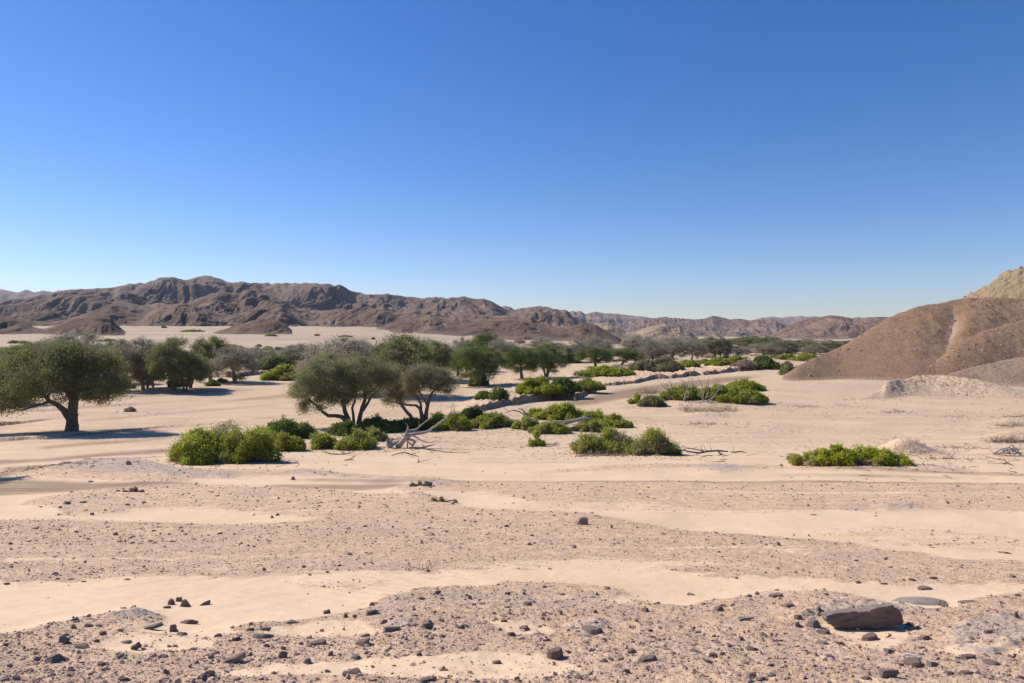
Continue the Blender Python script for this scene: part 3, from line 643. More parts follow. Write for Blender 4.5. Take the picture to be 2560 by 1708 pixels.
def crown_points(rng, ell, n, zmin, mind):
    """ell: ellipsoids (cx,cy,cz,rx,ry,rz,weight)"""
    E = np.array(ell, float); w = E[:, 6] / E[:, 6].sum(); out = []
    tries = 0
    while len(out) < n and tries < n * 60:
        tries += 1
        e = E[rng.choice(len(E), p=w)]
        d = rng.normal(size=3); d[2] = abs(d[2]) * (1 if rng.random() < .82 else -.6); d /= np.linalg.norm(d)
        r = rng.uniform(.5, 1) ** .55
        p = e[:3] + d * r * e[3:6]
        if p[2] < zmin: continue
        if out and min(np.linalg.norm((p - q) * [1, 1, 1.3]) for q in out) < mind: continue
        out.append(p)
    return np.array(out)
def make_tree(name, rng, trunks, ell, n, zmin, mind, clump, leaves, leaf, mat, bark, root, dry=.12, tip=.02, flatten=.62, hang=.0):
    pts = crown_points(rng, ell, n, zmin, mind)
    segs = grow(rng, trunks, list(pts), tip)
    tw = []
    for p in pts:
        for k in range(7):
            d = rng.normal(size=3); d[2] = d[2] * .5 + .25; d /= np.linalg.norm(d)
            e = p + d * clump * rng.uniform(.5, 1.05); m = (p + e) / 2 + rng.normal(size=3) * .06
            tw += [(p, m, .016, .011), (m, e, .011, .005)]
    V, Fc = cat([tubes(segs, 8), tubes(tw, 3)])
    mesh_obj('trunk', V, Fc, bark, root, smooth=True)
    rad = clump * rng.uniform(.65, 1.35, len(pts))
    V, Fc = leaf_quads(rng, pts, rad, leaves, leaf, up=.15, flatten=flatten)
    if hang:
        low = V.reshape(-1, 4, 3); drop = rng.exponential(hang, len(low)) * (rng.random(len(low)) < .35); low[:, :, 2] -= drop[:, None]; V = low.reshape(-1, 3)
    nf = len(Fc)
    ct = np.repeat(rng.uniform(-.3, .3, len(pts)), leaves); tone = np.clip(.5 + ct + rng.normal(size=nf) * .17, 0, 1)
    dr = np.repeat(np.clip(rng.normal(dry, .22, len(pts)), 0, .85), leaves); dr = np.clip(dr + rng.normal(size=nf) * .12, 0, 1)
    mesh_obj('crown', V, Fc, mat, root, fattrs={'tone': tone, 'dry': dr})
    return root
def px2w(px, py, Y): return np.array([(px - CX) / F * Y, Y, ZC + (HOR - py) / F * Y])
def put_root(name, px, py, rz=0):
    x, y, z = at(px, py); return empty(name, (x, y, z - .04), rz), y

# ------------------------------------------------------------------ the near trees, limb by limb
def near_tree(px, py, label, limbs, lobes, n, clump, leaves, leaf, mat, seed, depth=.85, zmin=1.6, mind=.55, group=None, **kw):
    """limbs: polylines of (photo px, py, depth offset, radius); lobes: crown boxes (px0, px1, py0, py1, depth offset, weight)"""
    rng = np.random.default_rng(seed)
    root, Y = put_root('acacia_tree', px, py); o = np.array(root.location)
    T = []
    for L in limbs: T.append([(*(px2w(a, b, Y + d) - o), r) for a, b, d, r in L])
    for t in T[:1]: t[0] = (t[0][0], t[0][1], -.15, t[0][3])
    E = []
    for a, b, c, d, dy, w in lobes:
        p = px2w((a + b) / 2, (c + d) / 2, Y + dy) - o; rx = (b - a) / 2 / F * Y; rz = (d - c) / 2 / F * Y
        E.append((p[0], p[1], p[2] - rz * .15, rx - clump * .25, rx * depth, rz * 1.1 - clump * .2, w))
    make_tree('t', rng, T, E, n, zmin, mind, clump, leaves, leaf, mat, kw.pop('bark', M_bark), root, **kw)
    return tag(root, label, 'tree', group)
near_tree(175, 1078, 'large spreading acacia with a forked trunk standing in its own wide shadow at the left', [
   [(177,1082,0,.62),(179,1050,0,.46),(181,1020,0,.42),(184,998,0,.40),(188,970,.3,.33),(186,940,.5,.24),(176,915,.6,.15)],
   [(172,1046,0,.33),(158,1026,-.2,.27),(142,1012,-.4,.23),(122,1003,-.6,.19),(100,985,-1,.13),(60,965,-1.4,.08)],
   [(181,1002,0,.28),(166,978,-.5,.22),(150,955,-1,.16),(120,940,-1.6,.11)],
   [(188,985,.2,.26),(200,960,1,.2),(222,940,1.6,.14),(250,925,2.2,.09)],
   [(186,955,.5,.22),(200,930,-.5,.15),(212,905,-1,.1)],
   [(122,1003,-.6,.12),(80,1018,-1,.08),(52,1026,-1.4,.06),(20,1018,-2,.04)],
   [(186,1046,0,.14),(191,1040,-.3,.09),(194,1036,-.5,.05)]],
   [(20,130,864,960,0,1.5),(95,225,852,930,0,2.2),(180,300,868,960,.5,2),(40,190,900,1000,-2,1.7),(190,312,930,1003,-.5,1.5),(-80,70,960,1030,-2,1.1),(100,250,856,930,3.5,1),(-15,110,880,985,1,1.4)],
   170, 1.2, 800, .145, M_lf_tree, 7, dry=.08, mind=.85, hang=.14, zmin=1.7)
near_tree(872, 1068, 'dense grey green acacia with several leaning trunks in the centre', [
   [(868,1070,0,.34),(862,1048,-.2,.28),(852,1042,-.3,.2),(838,1040,-.5,.18),(820,1040,-.6,.17),(806,1030,-.8,.15),(796,1018,-1,.12),(775,1000,-1.4,.08)],
   [(866,1066,0,.3),(870,1048,.2,.25),(862,1030,.2,.22),(858,1010,.2,.19),(850,985,0,.14),(830,960,-.3,.1)],
   [(884,1060,.2,.16),(883,1040,.3,.14),(880,1020,.3,.12),(888,1000,.3,.1)],
   [(896,1060,.3,.26),(900,1040,.3,.22),(905,1020,.4,.2),(912,1000,.5,.18),(911,970,.6,.15),(918,945,.8,.11),(925,930,1,.09)],
   [(907,1026,.4,.17),(918,1010,.8,.14),(930,990,1.2,.12),(945,975,1.6,.08)]],
   [(727,850,925,1030,-.6,2),(740,900,890,990,0,2.2),(830,985,885,970,.6,2.4),(800,900,930,1008,-1.2,1.6),(900,990,920,985,.5,1.3),(760,880,883,950,1.5,1.3)],
   140, .95, 720, .13, M_lf_grey, 17, dry=.03, hang=.14, zmin=1.1, mind=.75)
near_tree(1052, 1054, 'open grey acacia with spreading bare limbs beside the centre trees', [
   [(1056,1058,0,.26),(1054,1038,0,.22),(1050,1022,0,.17),(1040,1014,-.2,.13),(1020,1013,-.4,.11),(1000,1010,-.5,.1),(975,1003,-.6,.07),(950,1000,-.8,.05)],
   [(1064,1056,.2,.27),(1065,1035,.2,.22),(1070,1010,.2,.18),(1078,985,.4,.12),(1095,968,.6,.08)],
   [(1052,1032,0,.16),(1052,1012,.2,.13),(1046,998,.3,.11),(1030,975,.5,.09),(1012,950,.7,.06)],
   [(1066,1012,.2,.12),(1056,994,-.4,.1),(1048,975,-.8,.07)]],
   [(1010,1090,908,960,0,1.6),(1040,1138,915,975,.5,1.8),(1000,1060,920,985,-.5,1),(1085,1140,950,985,0,.8)],
   70, .85, 480, .115, M_lf_grey, 27, dry=.30, hang=.12, mind=.65)
near_tree(1028, 1054, 'slanting acacia leaning left between the two centre trees', [
   [(1030,1060,1.5,.24),(1026,1040,1.5,.2),(1016,1030,1.5,.18),(1005,1015,1.5,.17),(998,1000,1.5,.15),(985,985,1.5,.11),(965,965,1.6,.08)],
   [(998,1000,1.5,.1),(1010,975,1.6,.08),(1020,950,1.8,.06)]],
   [(935,1010,905,985,1.8,1.6),(965,1050,930,990,1.8,1.3),(950,1020,980,1010,1.5,.5)],
   55, .95, 500, .12, M_lf_grey, 37, dry=.22, hang=.15, mind=.65)

# ------------------------------------------------------------------ prototypes for the trees further off
def proto_tree(kind, seed):
    rng = np.random.default_rng(seed)
    root = empty('acacia_tree', (0, 0, 0))
    nt = rng.integers(1, 4); T = []
    for i in range(nt):
        a = rng.uniform(0, 2 * math.pi); s = rng.uniform(.3, 1.5) if nt > 1 else .25
        dx, dy = math.cos(a) * s, math.sin(a) * s; r = .3 if nt == 1 else .2
        T.append([(dx * .15, dy * .15, -.3, r * 1.35), (dx * .3, dy * .3, .7, r), (dx * .7, dy * .7, 1.9, r * .85), (dx * 1.2, dy * 1.2, 3.1, r * .6), (dx * 2, dy * 2, 4.3, r * .35)])
    E = []
    for k in range(6):
        a = rng.uniform(0, 6.28); q = rng.uniform(.9, 2.6)
        E.append((math.cos(a) * q, math.sin(a) * q, rng.uniform(3.9, 5.6), rng.uniform(1.5, 2.4), rng.uniform(1.5, 2.4), rng.uniform(1.2, 1.9), 1))
    E.append((0, 0, 4.9, 3.6, 3.4, 2.3, 3))
    zmin = {'tree': 2.0, 'grey': 1.0, 'green': 1.3, 'bush': .3}[kind]
    E = [(e[0], e[1], e[2] - 1.05, e[3], e[4], e[5] * 1.7, e[6]) for e in E]
    if kind == 'bush': E = [(e[0] * 1.1, e[1] * 1.1, e[2] * .62, e[3], e[4], e[5] * 1.25, e[6]) for e in E]
    mat = {'tree': M_lf_tree, 'grey': M_lf_fgrey, 'green': M_lf_green, 'bush': M_lf_grey}[kind]
    make_tree('t', rng, T, E, 95 if kind != 'grey' else 90, zmin, .8, 1.02, 330 if kind != 'grey' else 250, .19, mat,
              M_bark if kind != 'grey' else M_barkd, root, dry={'tree': .06, 'grey': .38, 'green': .02, 'bush': .45}[kind], flatten=.6, hang=.2, tip=.03)
    return root
protos = {k: [proto_tree(k, s) for s in (seeds)] for k, seeds in dict(tree=(101, 102, 103), grey=(201, 202, 203), green=(301, 302, 303), bush=(401, 402)).items()}
FTN = []; BND = {}
for lst in protos.values():
    for p in lst:
        c = [q for q in p.children if q.name.startswith('crown')][0].data; v = np.zeros(len(c.vertices) * 3, np.float32); c.vertices.foreach_get('co', v); BND[p.name] = v.reshape(-1, 3)[::7]
used = set()
def far_tree(kind, px0, px1, top, base, label, cat='tree', group='trees along the dry riverbed', i=None, bx=None):
    pc = (px0 + px1) / 2; x, y, z = at(bx or pc, base)
    k = i if i is not None else len(FTN) + int(px0) % 2; FTN.append(1)
    pr = protos[kind][k % len(protos[kind])]
    if pr.name in used: o = copy_tree(pr)
    else: used.add(pr.name); o = pr
    w = (px1 - px0) / F * y; h = (base - top) / F * y; rz = (int(px0) * 1.7 + int(px1)) % 6.28
    V = BND[pr.name if pr.name in BND else o.name]; vx = V[:, 0] * math.cos(rz) - V[:, 1] * math.sin(rz)
    a, b = np.percentile(vx, [3, 97]); tz = np.percentile(V[:, 2], 99); sx = w / (b - a)
    o.rotation_euler = (0, 0, rz); o.scale = (sx, sx, h / tz)
    cxo = 0 if bx else (a + b) / 2 * sx
    o.location = (x - cxo, y, gz(x - cxo, y) - .05)
    if cat != 'tree': o.name = 'shrub'
    tag(o, label, cat, group); return o
FT = [
 ('tree',-110,40,905,1012,'acacia cut by the left edge of the photo behind the large tree'),
 ('grey',120,270,836,962,'tall thin acacia whose bare top rises above the large left tree'),
 ('tree',20,140,860,975,'acacia hidden behind the left half of the large tree'),
 ('grey',262,348,862,978,'dark grey acacia just right of the large left tree'),
 ('grey',318,402,850,975,'grey brown acacia second right of the large left tree'),
 ('tree',352,410,905,969,'small leafy acacia low between the grey trees at left'),
 ('tree',380,470,848,978,'tall acacia with several thin light trunks in the left grove'),
 ('tree',428,502,880,980,'leaning acacia at the front of the left grove'),
 ('tree',440,520,890,971,'short acacia with a single thin trunk in the left grove'),
 ('tree',478,566,845,955,'tall feathery acacia with a green bush at its trunk foot'),
 ('grey',540,640,868,958,'rounded brown acacia at the right end of the left grove'),
 ('grey',600,700,868,912,'low brown acacia behind the bright green thicket left of centre'),
 ('tree',262,330,852,958,'dark acacia crowding behind the left grove'),
 ('green',335,395,895,972,'dark green thicket under the left grove trees'),
 ('grey',765,935,850,985,'broad grey acacia top showing above the centre tree'),
 ('tree',925,1080,842,990,'tall green acacia behind the gap between the centre trees'),
 ('grey',1040,1120,852,950,'grey acacia tops right behind the slanting tree'),
 ('grey',1100,1190,850,935,'thin grey acacia at the back of the middle grove'),
 ('green',1110,1172,880,940,'dark green acacia touching the left of the bushy trunked tree'),
 ('green',1160,1272,860,966,'dense acacia with a black green bush round its trunk',None,1198),
 ('tree',1184,1244,833,900,'tall lone crown rising highest in the middle grove'),
 ('green',1258,1342,870,947,'green umbrella acacia with one straight light trunk',None,1305),
 ('green',1322,1410,864,942,'green acacia on two crossing slanted trunks right of the umbrella acacia'),
 ('grey',1310,1420,846,905,'grey crowned acacia behind the two green acacias in the middle'),
 ('green',1446,1524,868,918,'low green acacia with drooping sides beyond the sand flat'),
 ('grey',1450,1530,848,900,'flat grey acacia behind the drooping green acacia'),
 ('green',1508,1592,872,912,'wide low green acacia left of the grey tree row'),
 ('grey',1550,1668,842,908,'tallest pale grey acacia starting the grey tree row'),
 ('grey',1640,1712,846,904,'second pale acacia in the grey tree row'),
 ('grey',1700,1762,850,902,'small pale acacia with many light trunks in the grey tree row'),
 ('bush',1752,1822,842,895,'dark grey round tree ending the grey tree row'),
 ('grey',1816,1872,868,896,'low pale grey shrub like tree on the sand past the grey row'),
 ('tree',1836,1908,842,880,'dark round tree behind the low pale shrub'),
 ('grey',1872,1948,858,893,'grey low crowned tree beside the sandy bank end'),
 ('green',1905,1950,842,876,'small dark peaked tree crown against the far hill'),
 ('bush',1925,1990,850,892,'grey green domed tree left of the brown hill'),
 ('tree',1975,2050,856,886,'mid green broad tree near the brown hill'),
 ('bush',2030,2108,850,882,'grey broad tree touching the slope of the brown hill'),
 ('green',2080,2140,852,872,'small green tree tucked behind the brown hill slope'),
 ('green',1745,1800,845,868,'tiny dark tree far behind the grey row'),
 ('tree',1800,1850,850,866,'tiny green tree far beyond the pale shrub tree'),
 ('grey',1600,1660,852,912,'grey trunked acacia in front of the tallest pale grey acacia'),
 ('grey',1560,1610,862,910,'leaning grey acacia at the left front of the grey tree row'),
 ('tree',1660,1705,848,900,'olive acacia squeezed inside the grey tree row'),
 ('grey',1720,1790,846,893,'hazy grey acacia crown behind the small pale acacia'),
 ('green',1780,1826,850,893,'dark green crown leaning on the dark grey round tree'),
 ('tree',1890,1935,846,886,'olive crown between the pale shrub tree and the peaked crown'),
 ('green',1960,2010,852,884,'dark green crown among the trees left of the brown hill'),
 ('grey',2010,2062,862,890,'low grey crown in front of the broad tree near the brown hill'),
 ('grey',1990,2040,848,872,'small grey crown behind the broad tree near the brown hill'),
 ('grey',1420,1470,852,905,'thin grey acacia between the crossing trunks tree and the drooping one'),
 ('tree',1060,1130,858,955,'dark olive acacia crowding behind the slanting centre tree'),
 ('tree',1130,1200,852,930,'olive acacia at the back of the middle grove'),
 ('grey',1215,1290,850,905,'grey brown crown behind the lone highest crown'),
 ('grey',870,960,855,950,'brownish bare crown between the two tall centre backing trees'),
 ('grey',700,790,862,930,'small brown acacia left behind the centre tree'),
 ('tree',-60,60,870,950,'olive acacia far left behind the edge tree'),
 ('grey',40,150,858,930,'thin grey acacia far behind the large left tree'),
 ('grey',230,300,870,960,'brown thin acacia between the large left tree and the grove'),
 ('tree',500,560,872,930,'small olive acacia behind the tall feathery acacia'),
 ('green',1398,1450,886,905,'low dark green thicket left of the drooping acacia'),
]
for f in FT: far_tree(*f[:6], i=f[6] if len(f) > 6 else None, bx=f[7] if len(f) > 7 else None)
far_tree('tree', -400, -120, 950, 1200, 'acacia just outside the left edge whose shadow falls on the near sand')
far_tree('tree', 1244, 1260, 848, 862, 'tiny umbrella shaped tree alone before the middle brown hills')
far_tree('grey', 1286, 1312, 848, 862, 'tiny leafless grey tree alone before the middle brown hills')
for k, lst in protos.items():
    for p in lst:
        if p.name not in used:
            for c in list(p.children): bpy.data.objects.remove(c)
            bpy.data.objects.remove(p)

# ------------------------------------------------------------------ bushes
def bush(px0, px1, top, base, label, kind='bush', group='green bushes in the riverbed', seed=None, depth=.6, lobes=None, leaf=None, dens=1., twig=.25, dy=0, cat='bush', name='bush', hvar=.35, flat_top=False):
    seed = seed if seed is not None else int(px0 * 7 + base); rng = np.random.default_rng(abs(seed) + 1)
    pc = (px0 + px1) / 2; x, yf, z = at(pc, base); w = (px1 - px0) / F * yf * 1.22; h = (base - top) / F * yf
    d = min(w * depth, 7.5); y = yf + d * .42 + dy; sc = y / yf; x *= sc; w *= sc; h = max(.15, (ZC - (ZC - h - z)) - z) * 1.0
    zt = ZC + (HOR - top) / F * y; z = gz(x, y); h = max(.2, (zt - z) * 1.04)
    root = empty(name, (x, y, z - .05))
    nl = lobes or int(np.clip(w * d / (h * h + .2) * 7.5, 8, 80))
    cs, rs = [], []
    for i in range(nl):
        a = rng.uniform(0, 6.28); q = math.sqrt(rng.uniform(0, 1)); lx = math.cos(a) * q * w * .5; ly = math.sin(a) * q * d * .5
        env = max(0.22, 1 - q * q * (.5 if flat_top else .78)); r = h * rng.uniform(.2, .42) * (.65 + .35 * env); r = min(r, w * .28)
        top_ = h * env * rng.uniform(1 - hvar, 1.0)
        lx *= (w * .5 - r * .6) / (w * .5); cs.append((lx, ly, max(r * .45, top_ - r))); rs.append(r)
        if top_ - r > r * 1.1: cs.append((lx + rng.normal() * r * .3, ly + rng.normal() * r * .3, (top_ - r) * .45)); rs.append(r * 1.05)
    cs = np.array(cs); rs = np.array(rs)
    cs[:, 2] *= h / (cs[:, 2] + rs * 1.05).max() ; ex = (np.abs(cs[:, 0]) + rs).max(); cs[:, 0] = (cs[:, 0]) * max(.4, (w * .5 - rs.mean())) / max(.05, ex - rs.mean())
    dist = y
    lf = (leaf or max(.05, min(.6, dist * .0025)))
    area = 4 * math.pi * (rs ** 2).mean(); n = int(np.clip(area / (lf * lf * .3) * 2.1 * dens, 40, 2600))
    if n * len(cs) > 42000: lf *= math.sqrt(n * len(cs) / 42000); n = int(42000 / len(cs))
    V, Fc = leaf_quads(rng, cs, rs, n, lf, outw=.45, up=.5, aspect=.55, flatten=.85, shell=True)
    Q = V.reshape(-1, 4, 3); sh = np.repeat(rs, n) > 0; Q[:, :, 2] = np.where(Q[:, :, 2] < 0.0, rng.uniform(0, .12, (len(Q), 1)), Q[:, :, 2])
    lc = np.where(Q[:, :, 2].min(1) < .3)[0]; gxy = np.full(len(Q), -9.); gxy[lc] = ground_z(Q[lc, 0, 0] + x, Q[lc, 0, 1] + y) - z + .03; lowm = Q[:, :, 2].min(1) < gxy + .02; Q[:, :, 2] += np.where(lowm, gxy - Q[:, :, 2].min(1) + .03, 0)[:, None]
    if dist < 200:
        ns = int(len(cs) * 9); ci = rng.integers(0, len(cs), ns); dv = rng.normal(size=(ns, 3)); dv[:, 2] = np.abs(dv[:, 2]) + .25; dv /= np.linalg.norm(dv, axis=1, keepdims=True)
        st = cs[ci] + dv * rs[ci][:, None] * .8; ln = rs[ci] * rng.uniform(.25, .75, ns); m = 14
        tt = np.tile(np.linspace(0, 1, m), ns)[:, None]; pc_ = np.repeat(st, m, 0) + np.repeat(dv * ln[:, None], m, 0) * tt + rng.normal(size=(ns * m, 3)) * lf * .35
        V2, F2 = leaf_quads(rng, pc_, 1e-4, 1, lf * .85, up=.6, aspect=.5); Q = np.concatenate([Q, V2.reshape(-1, 4, 3)]); Fc = np.arange(len(Q) * 4).reshape(-1, 4); n_extra = len(F2)
    else: n_extra = 0
    V = Q.reshape(-1, 3)
    nf = len(Fc); ct = np.concatenate([np.repeat(rng.uniform(-.26, .26, len(cs)), n), np.full(n_extra, .15)])
    hh = np.clip((Q[:, 0, 2]) / h, 0, 1)
    tone = np.clip(.5 + ct + rng.normal(size=nf) * .16, 0, 1); dr = np.concatenate([np.repeat((rng.random(len(cs)) < twig * .45) * rng.uniform(.35, .9, len(cs)), n), np.zeros(n_extra)]) + np.where(rng.random(nf) < twig * .35, .8, 0)
    mat = {'bush': M_lf_bush, 'green': M_lf_green, 'yellow': M_lf_yel, 'grey': M_lf_grey, 'dry': M_lf_dry, 'olive': M_lf_tree}[kind]
    mesh_obj('foliage', V, Fc, mat, root, fattrs={'tone': tone, 'dry': np.clip(dr, 0, 1)})
    if dist < 260:
        segs = []
        for c, r in zip(cs, rs):
            b0 = np.array([0, 0, .02])
            for k in range(3):
                e = c + rng.normal(size=3) * r * .6; e[2] = max(e[2], .1); m = (b0 + e) / 2 + rng.normal(size=3) * r * .15
                segs += [(b0, m, .03, .02), (m, e, .02, .008)]
        V, Fc = tubes(segs, 4); mesh_obj('stems', V, Fc, M_barkd, root)
    return tag(root, label, cat, group)
BU = [
 (425,560,1068,1162,'front left lobe of the big bright bush near the tree shadow',dict(depth=.75)),
 (500,600,1040,1150,'tallest left peak of the big bright bush mass',dict(depth=.6)),
 (560,690,1058,1158,'middle of the big bright bush mass with a dry brown patch',dict(depth=.6,twig=.4)),
 (662,776,1040,1098,'round dark green bush behind the right end of the big mass',dict(kind='green',depth=.6)),
 (600,700,1062,1120,'bright bush crest between the two peaks of the big mass',dict(depth=.6)),
 (680,756,1078,1130,'loose bright bush at the right end of the big mass',dict(twig=.4)),
 (770,846,1078,1124,'light green loose bush right of the big mass',dict(twig=.55,dens=.7)),
 (842,934,1072,1126,'yellowish bush on the sand under the centre trees',dict(kind='bush',twig=.6,dens=.7)),
 (905,965,1066,1104,'small scrubby bush left of the fallen dead tree',dict(kind='bush',twig=.8,dens=.6)),
 (822,900,1050,1090,'dark bush in shade round the centre trunks',dict(kind='green')),
 (880,990,1040,1082,'dark bush in the shade right of the centre trunks',dict(kind='green')),
 (970,1066,1040,1078,'dark shaded bush under the open grey acacia',dict(kind='green')),
 (1062,1130,1030,1074,'dark topped bush behind the dead branch tips',dict(kind='bush')),
 (1100,1178,1032,1078,'bright bush left in the central bush row',dict(depth=.5)),
 (1148,1214,1012,1050,'dark leafy hump with bare branches in the central bush row',dict(kind='green',twig=.4)),
 (1176,1285,1032,1072,'wide loose bush in the central bush row',dict(twig=.5)),
 (1282,1346,1040,1076,'dull green bush around the curved pale branches',dict(twig=.8,dens=.7)),
 (1330,1422,1052,1086,'low olive bush left of the driftwood log',dict(kind='bush',twig=.8,dens=.75)),
 (1316,1372,1018,1044,'small bright bush left of the bright green dome',dict(depth=.5)),
 (1346,1460,1006,1052,'bright green domed bush behind the driftwood log',dict(depth=.6)),
 (1450,1520,1024,1062,'light bush just right of the bright green dome',dict(twig=.5)),
 (1490,1578,1034,1070,'feathery light bush at the right end of the middle row',dict(twig=.6,dens=.75)),
 (1440,1506,1050,1080,'low scrubby bush in front of the driftwood log end',dict(twig=.7,dens=.7)),
 (1324,1360,1078,1117,'small single round bush standing alone on the sand',dict(twig=.3,lobes=6)),
 (1430,1530,1080,1136,'left part of the large thin bush on open sand',dict(twig=.7,dens=.55)),
 (1490,1600,1066,1134,'middle of the large thin bush with grey dead twigs',dict(twig=.9,dens=.55)),
 (1570,1694,1068,1140,'right part of the large thin bush on open sand',dict(twig=.7,dens=.6)),
 (1298,1400,940,996,'left half of the dark green bush draped over the cut bank',dict(kind='bush',depth=.7,twig=.1)),
 (1370,1448,944,998,'shaded middle of the bush draped over the cut bank',dict(kind='green',depth=.7,twig=.1)),
 (1436,1506,946,986,'right lobe of the bush draped over the cut bank',dict(kind='bush',depth=.8,twig=.1)),
 (1190,1240,976,998,'low dark bush on the terrace above the cut bank',dict(kind='green')),
 (1228,1270,964,1000,'rounded dark bush at the broken end of the cut bank',dict(kind='green')),
 (1176,1218,925,966,'black green bush wrapped round an acacia trunk foot',dict(kind='green')),
 (1450,1582,913,942,'long low bright bush beyond the cut bank',dict(depth=.5)),
 (1576,1640,900,927,'left part of the grey green thicket before the grey trees',dict(kind='grey',twig=.4)),
 (1620,1704,890,928,'right part of the grey green thicket before the grey trees',dict(kind='grey',twig=.4)),
 (1700,1746,901,918,'small green cushion right of the grey green thicket',dict(kind='bush')),
 (1742,1782,897,909,'flat green cushion on the sand between the thickets',dict(kind='bush')),
 (1768,1828,894,915,'green bush at the left of the mound by the bank end',dict(kind='bush')),
 (1815,1872,889,909,'green bush crowning the mound by the bank end',dict(kind='bush')),
 (1872,1945,889,924,'dense green bush at the far end of the cut bank',dict(kind='green')),
 (1836,1890,900,922,'grey dry shrub on the bank beside the far dense bush',dict(kind='dry')),
 (1948,2002,904,940,'olive bush at the foot tip of the brown hill',dict(kind='olive')),
 (1982,2058,883,904,'bright low bush line behind the foot of the brown hill',dict(kind='bush')),
 (1940,1990,884,900,'small bright bush far behind the dense bank end bush',dict(kind='bush')),
 (1405,1450,894,908,'small bright bush left of the drooping acacia',dict(kind='bush')),
 (1412,1442,868,882,'little green bush on the pale flat behind the thickets',dict(kind='bush')),
 (1412,1450,862,869,'thin far green bush line under the brown hills',dict(kind='bush')),
 (1574,1608,984,1010,'small round bright bush left of the dead branched shrubs',dict(lobes=7)),
 (1600,1660,986,1018,'brownish thin bush beside the small round bright bush',dict(kind='olive',twig=.8,dens=.6)),
 (1660,1760,962,1000,'green bush behind the dead branched shrubs on the sand island',dict(kind='bush',twig=.2)),
 (1740,1830,962,1000,'middle green bush of the sand island right of the dead shrubs',dict(kind='bush',twig=.3)),
 (1800,1908,968,1010,'front right bush of the sand island with a dark shadow',dict(kind='bush',twig=.2)),
 (1820,1908,946,978,'rear right bush of the sand island',dict(kind='bush',twig=.1)),
 (662,765,912,952,'bright green thicket beyond the riverbed left of the centre tree',dict(kind='bush',depth=.6)),
 (640,730,880,930,'dark green tall thicket behind the bright thicket left of centre',dict(kind='green',depth=.6)),
 (700,775,878,920,'grey green thicket beside the dark thicket left of centre',dict(kind='green',twig=.5)),
 (420,468,935,968,'shaded dark bush under the leaning grove trees',dict(kind='green')),
 (518,545,950,966,'small green bush at the foot of the tall feathery acacia',dict(kind='green')),
 (290,330,945,972,'black shaded bush at the left foot of the grove',dict(kind='green')),
 (545,565,946,957,'pale dry tuft between the grove trunks',dict(kind='dry')),
 (310,334,1019,1030,'dry straw coloured tuft alone on the riverbed sand',dict(kind='dry')),
 (22,48,850,859,'green left half of a bush pair on the far left plain',dict(kind='bush')),
 (47,72,851,859,'yellow right half of a bush pair on the far left plain',dict(kind='yellow')),
 (249,290,846,854,'flat green bush on the plain above the large left tree',dict(kind='bush')),
 (456,508,823,830,'long flat green bush far out on the plain',dict(kind='bush')),
 (404,416,814,820,'tiny dark bush under the far foothills',dict(kind='green')),
 (562,570,830,835,'tiny dark bush right of the long flat plain bush',dict(kind='green')),
 (664,691,834,841,'small flat green bush below the dark right mound',dict(kind='bush')),
 (786,799,834,840,'tiny green bush on the plain above the centre tree',dict(kind='bush')),
 (850,866,846,852,'tiny flat bush on the plain just right of the centre',dict(kind='bush')),
 (848,878,837,843,'thin far bush line at the foot of the middle hills',dict(kind='bush')),
 (928,938,843,849,'tiny round bush near the tan hill foot',dict(kind='bush')),
 (553,600,860,869,'green bush right of the tall feathery acacia top',dict(kind='bush')),
 (640,654,860,867,'small round dark bush among the dune tufts',dict(kind='green')),
 (600,624,870,877,'flat bright bush among the dune tufts',dict(kind='bush')),
 (622,655,868,884,'grey round bush among the dune tufts',dict(kind='grey')),
 (655,682,864,876,'bright bush right of the grey round dune bush',dict(kind='bush')),
 (684,711,867,877,'low green grey bush on the dune crest',dict(kind='olive')),
 (712,732,863,876,'small brown green bush on the dune crest',dict(kind='olive')),
 (740,782,866,879,'grey dry shrub on the right of the dunes',dict(kind='grey')),
 (1260,1300,860,880,'bright low bush behind the umbrella acacia',dict(kind='bush')),
 (5,20,868,876,'tiny yellow green bush at the left edge of the plain',dict(kind='yellow')),
 (310,345,1223,1231,'small brown grass tuft on the far gravel rise',dict(kind='dry',lobes=4)),
 (1090,1112,1240,1256,'dark little thorny tuft at the gravel rise crest',dict(kind='dry',lobes=4)),
 (1044,1066,1206,1216,'tiny olive tuft on the gravel line right of centre',dict(kind='dry',lobes=4)),
]
for b in BU: bush(*b[:5], **b[5])
# yellow green bush behind the gravel rise on the right: one bush with upright sprays
r_ = bush(1992, 2252, 1112, 1166, 'long yellow green bush rising behind the gravel ridge at right', kind='yellow', depth=.35, lobes=34, leaf=.085, twig=.25, dens=1.3, hvar=.25, flat_top=True, group=None)
bush(2215, 2268, 1138, 1165, 'grey dry twiggy end of the long yellow green bush', kind='dry', depth=.8, lobes=7, leaf=.06, twig=0, group='dry shrubs on sand mounds', name='dry_shrub', cat='shrub')

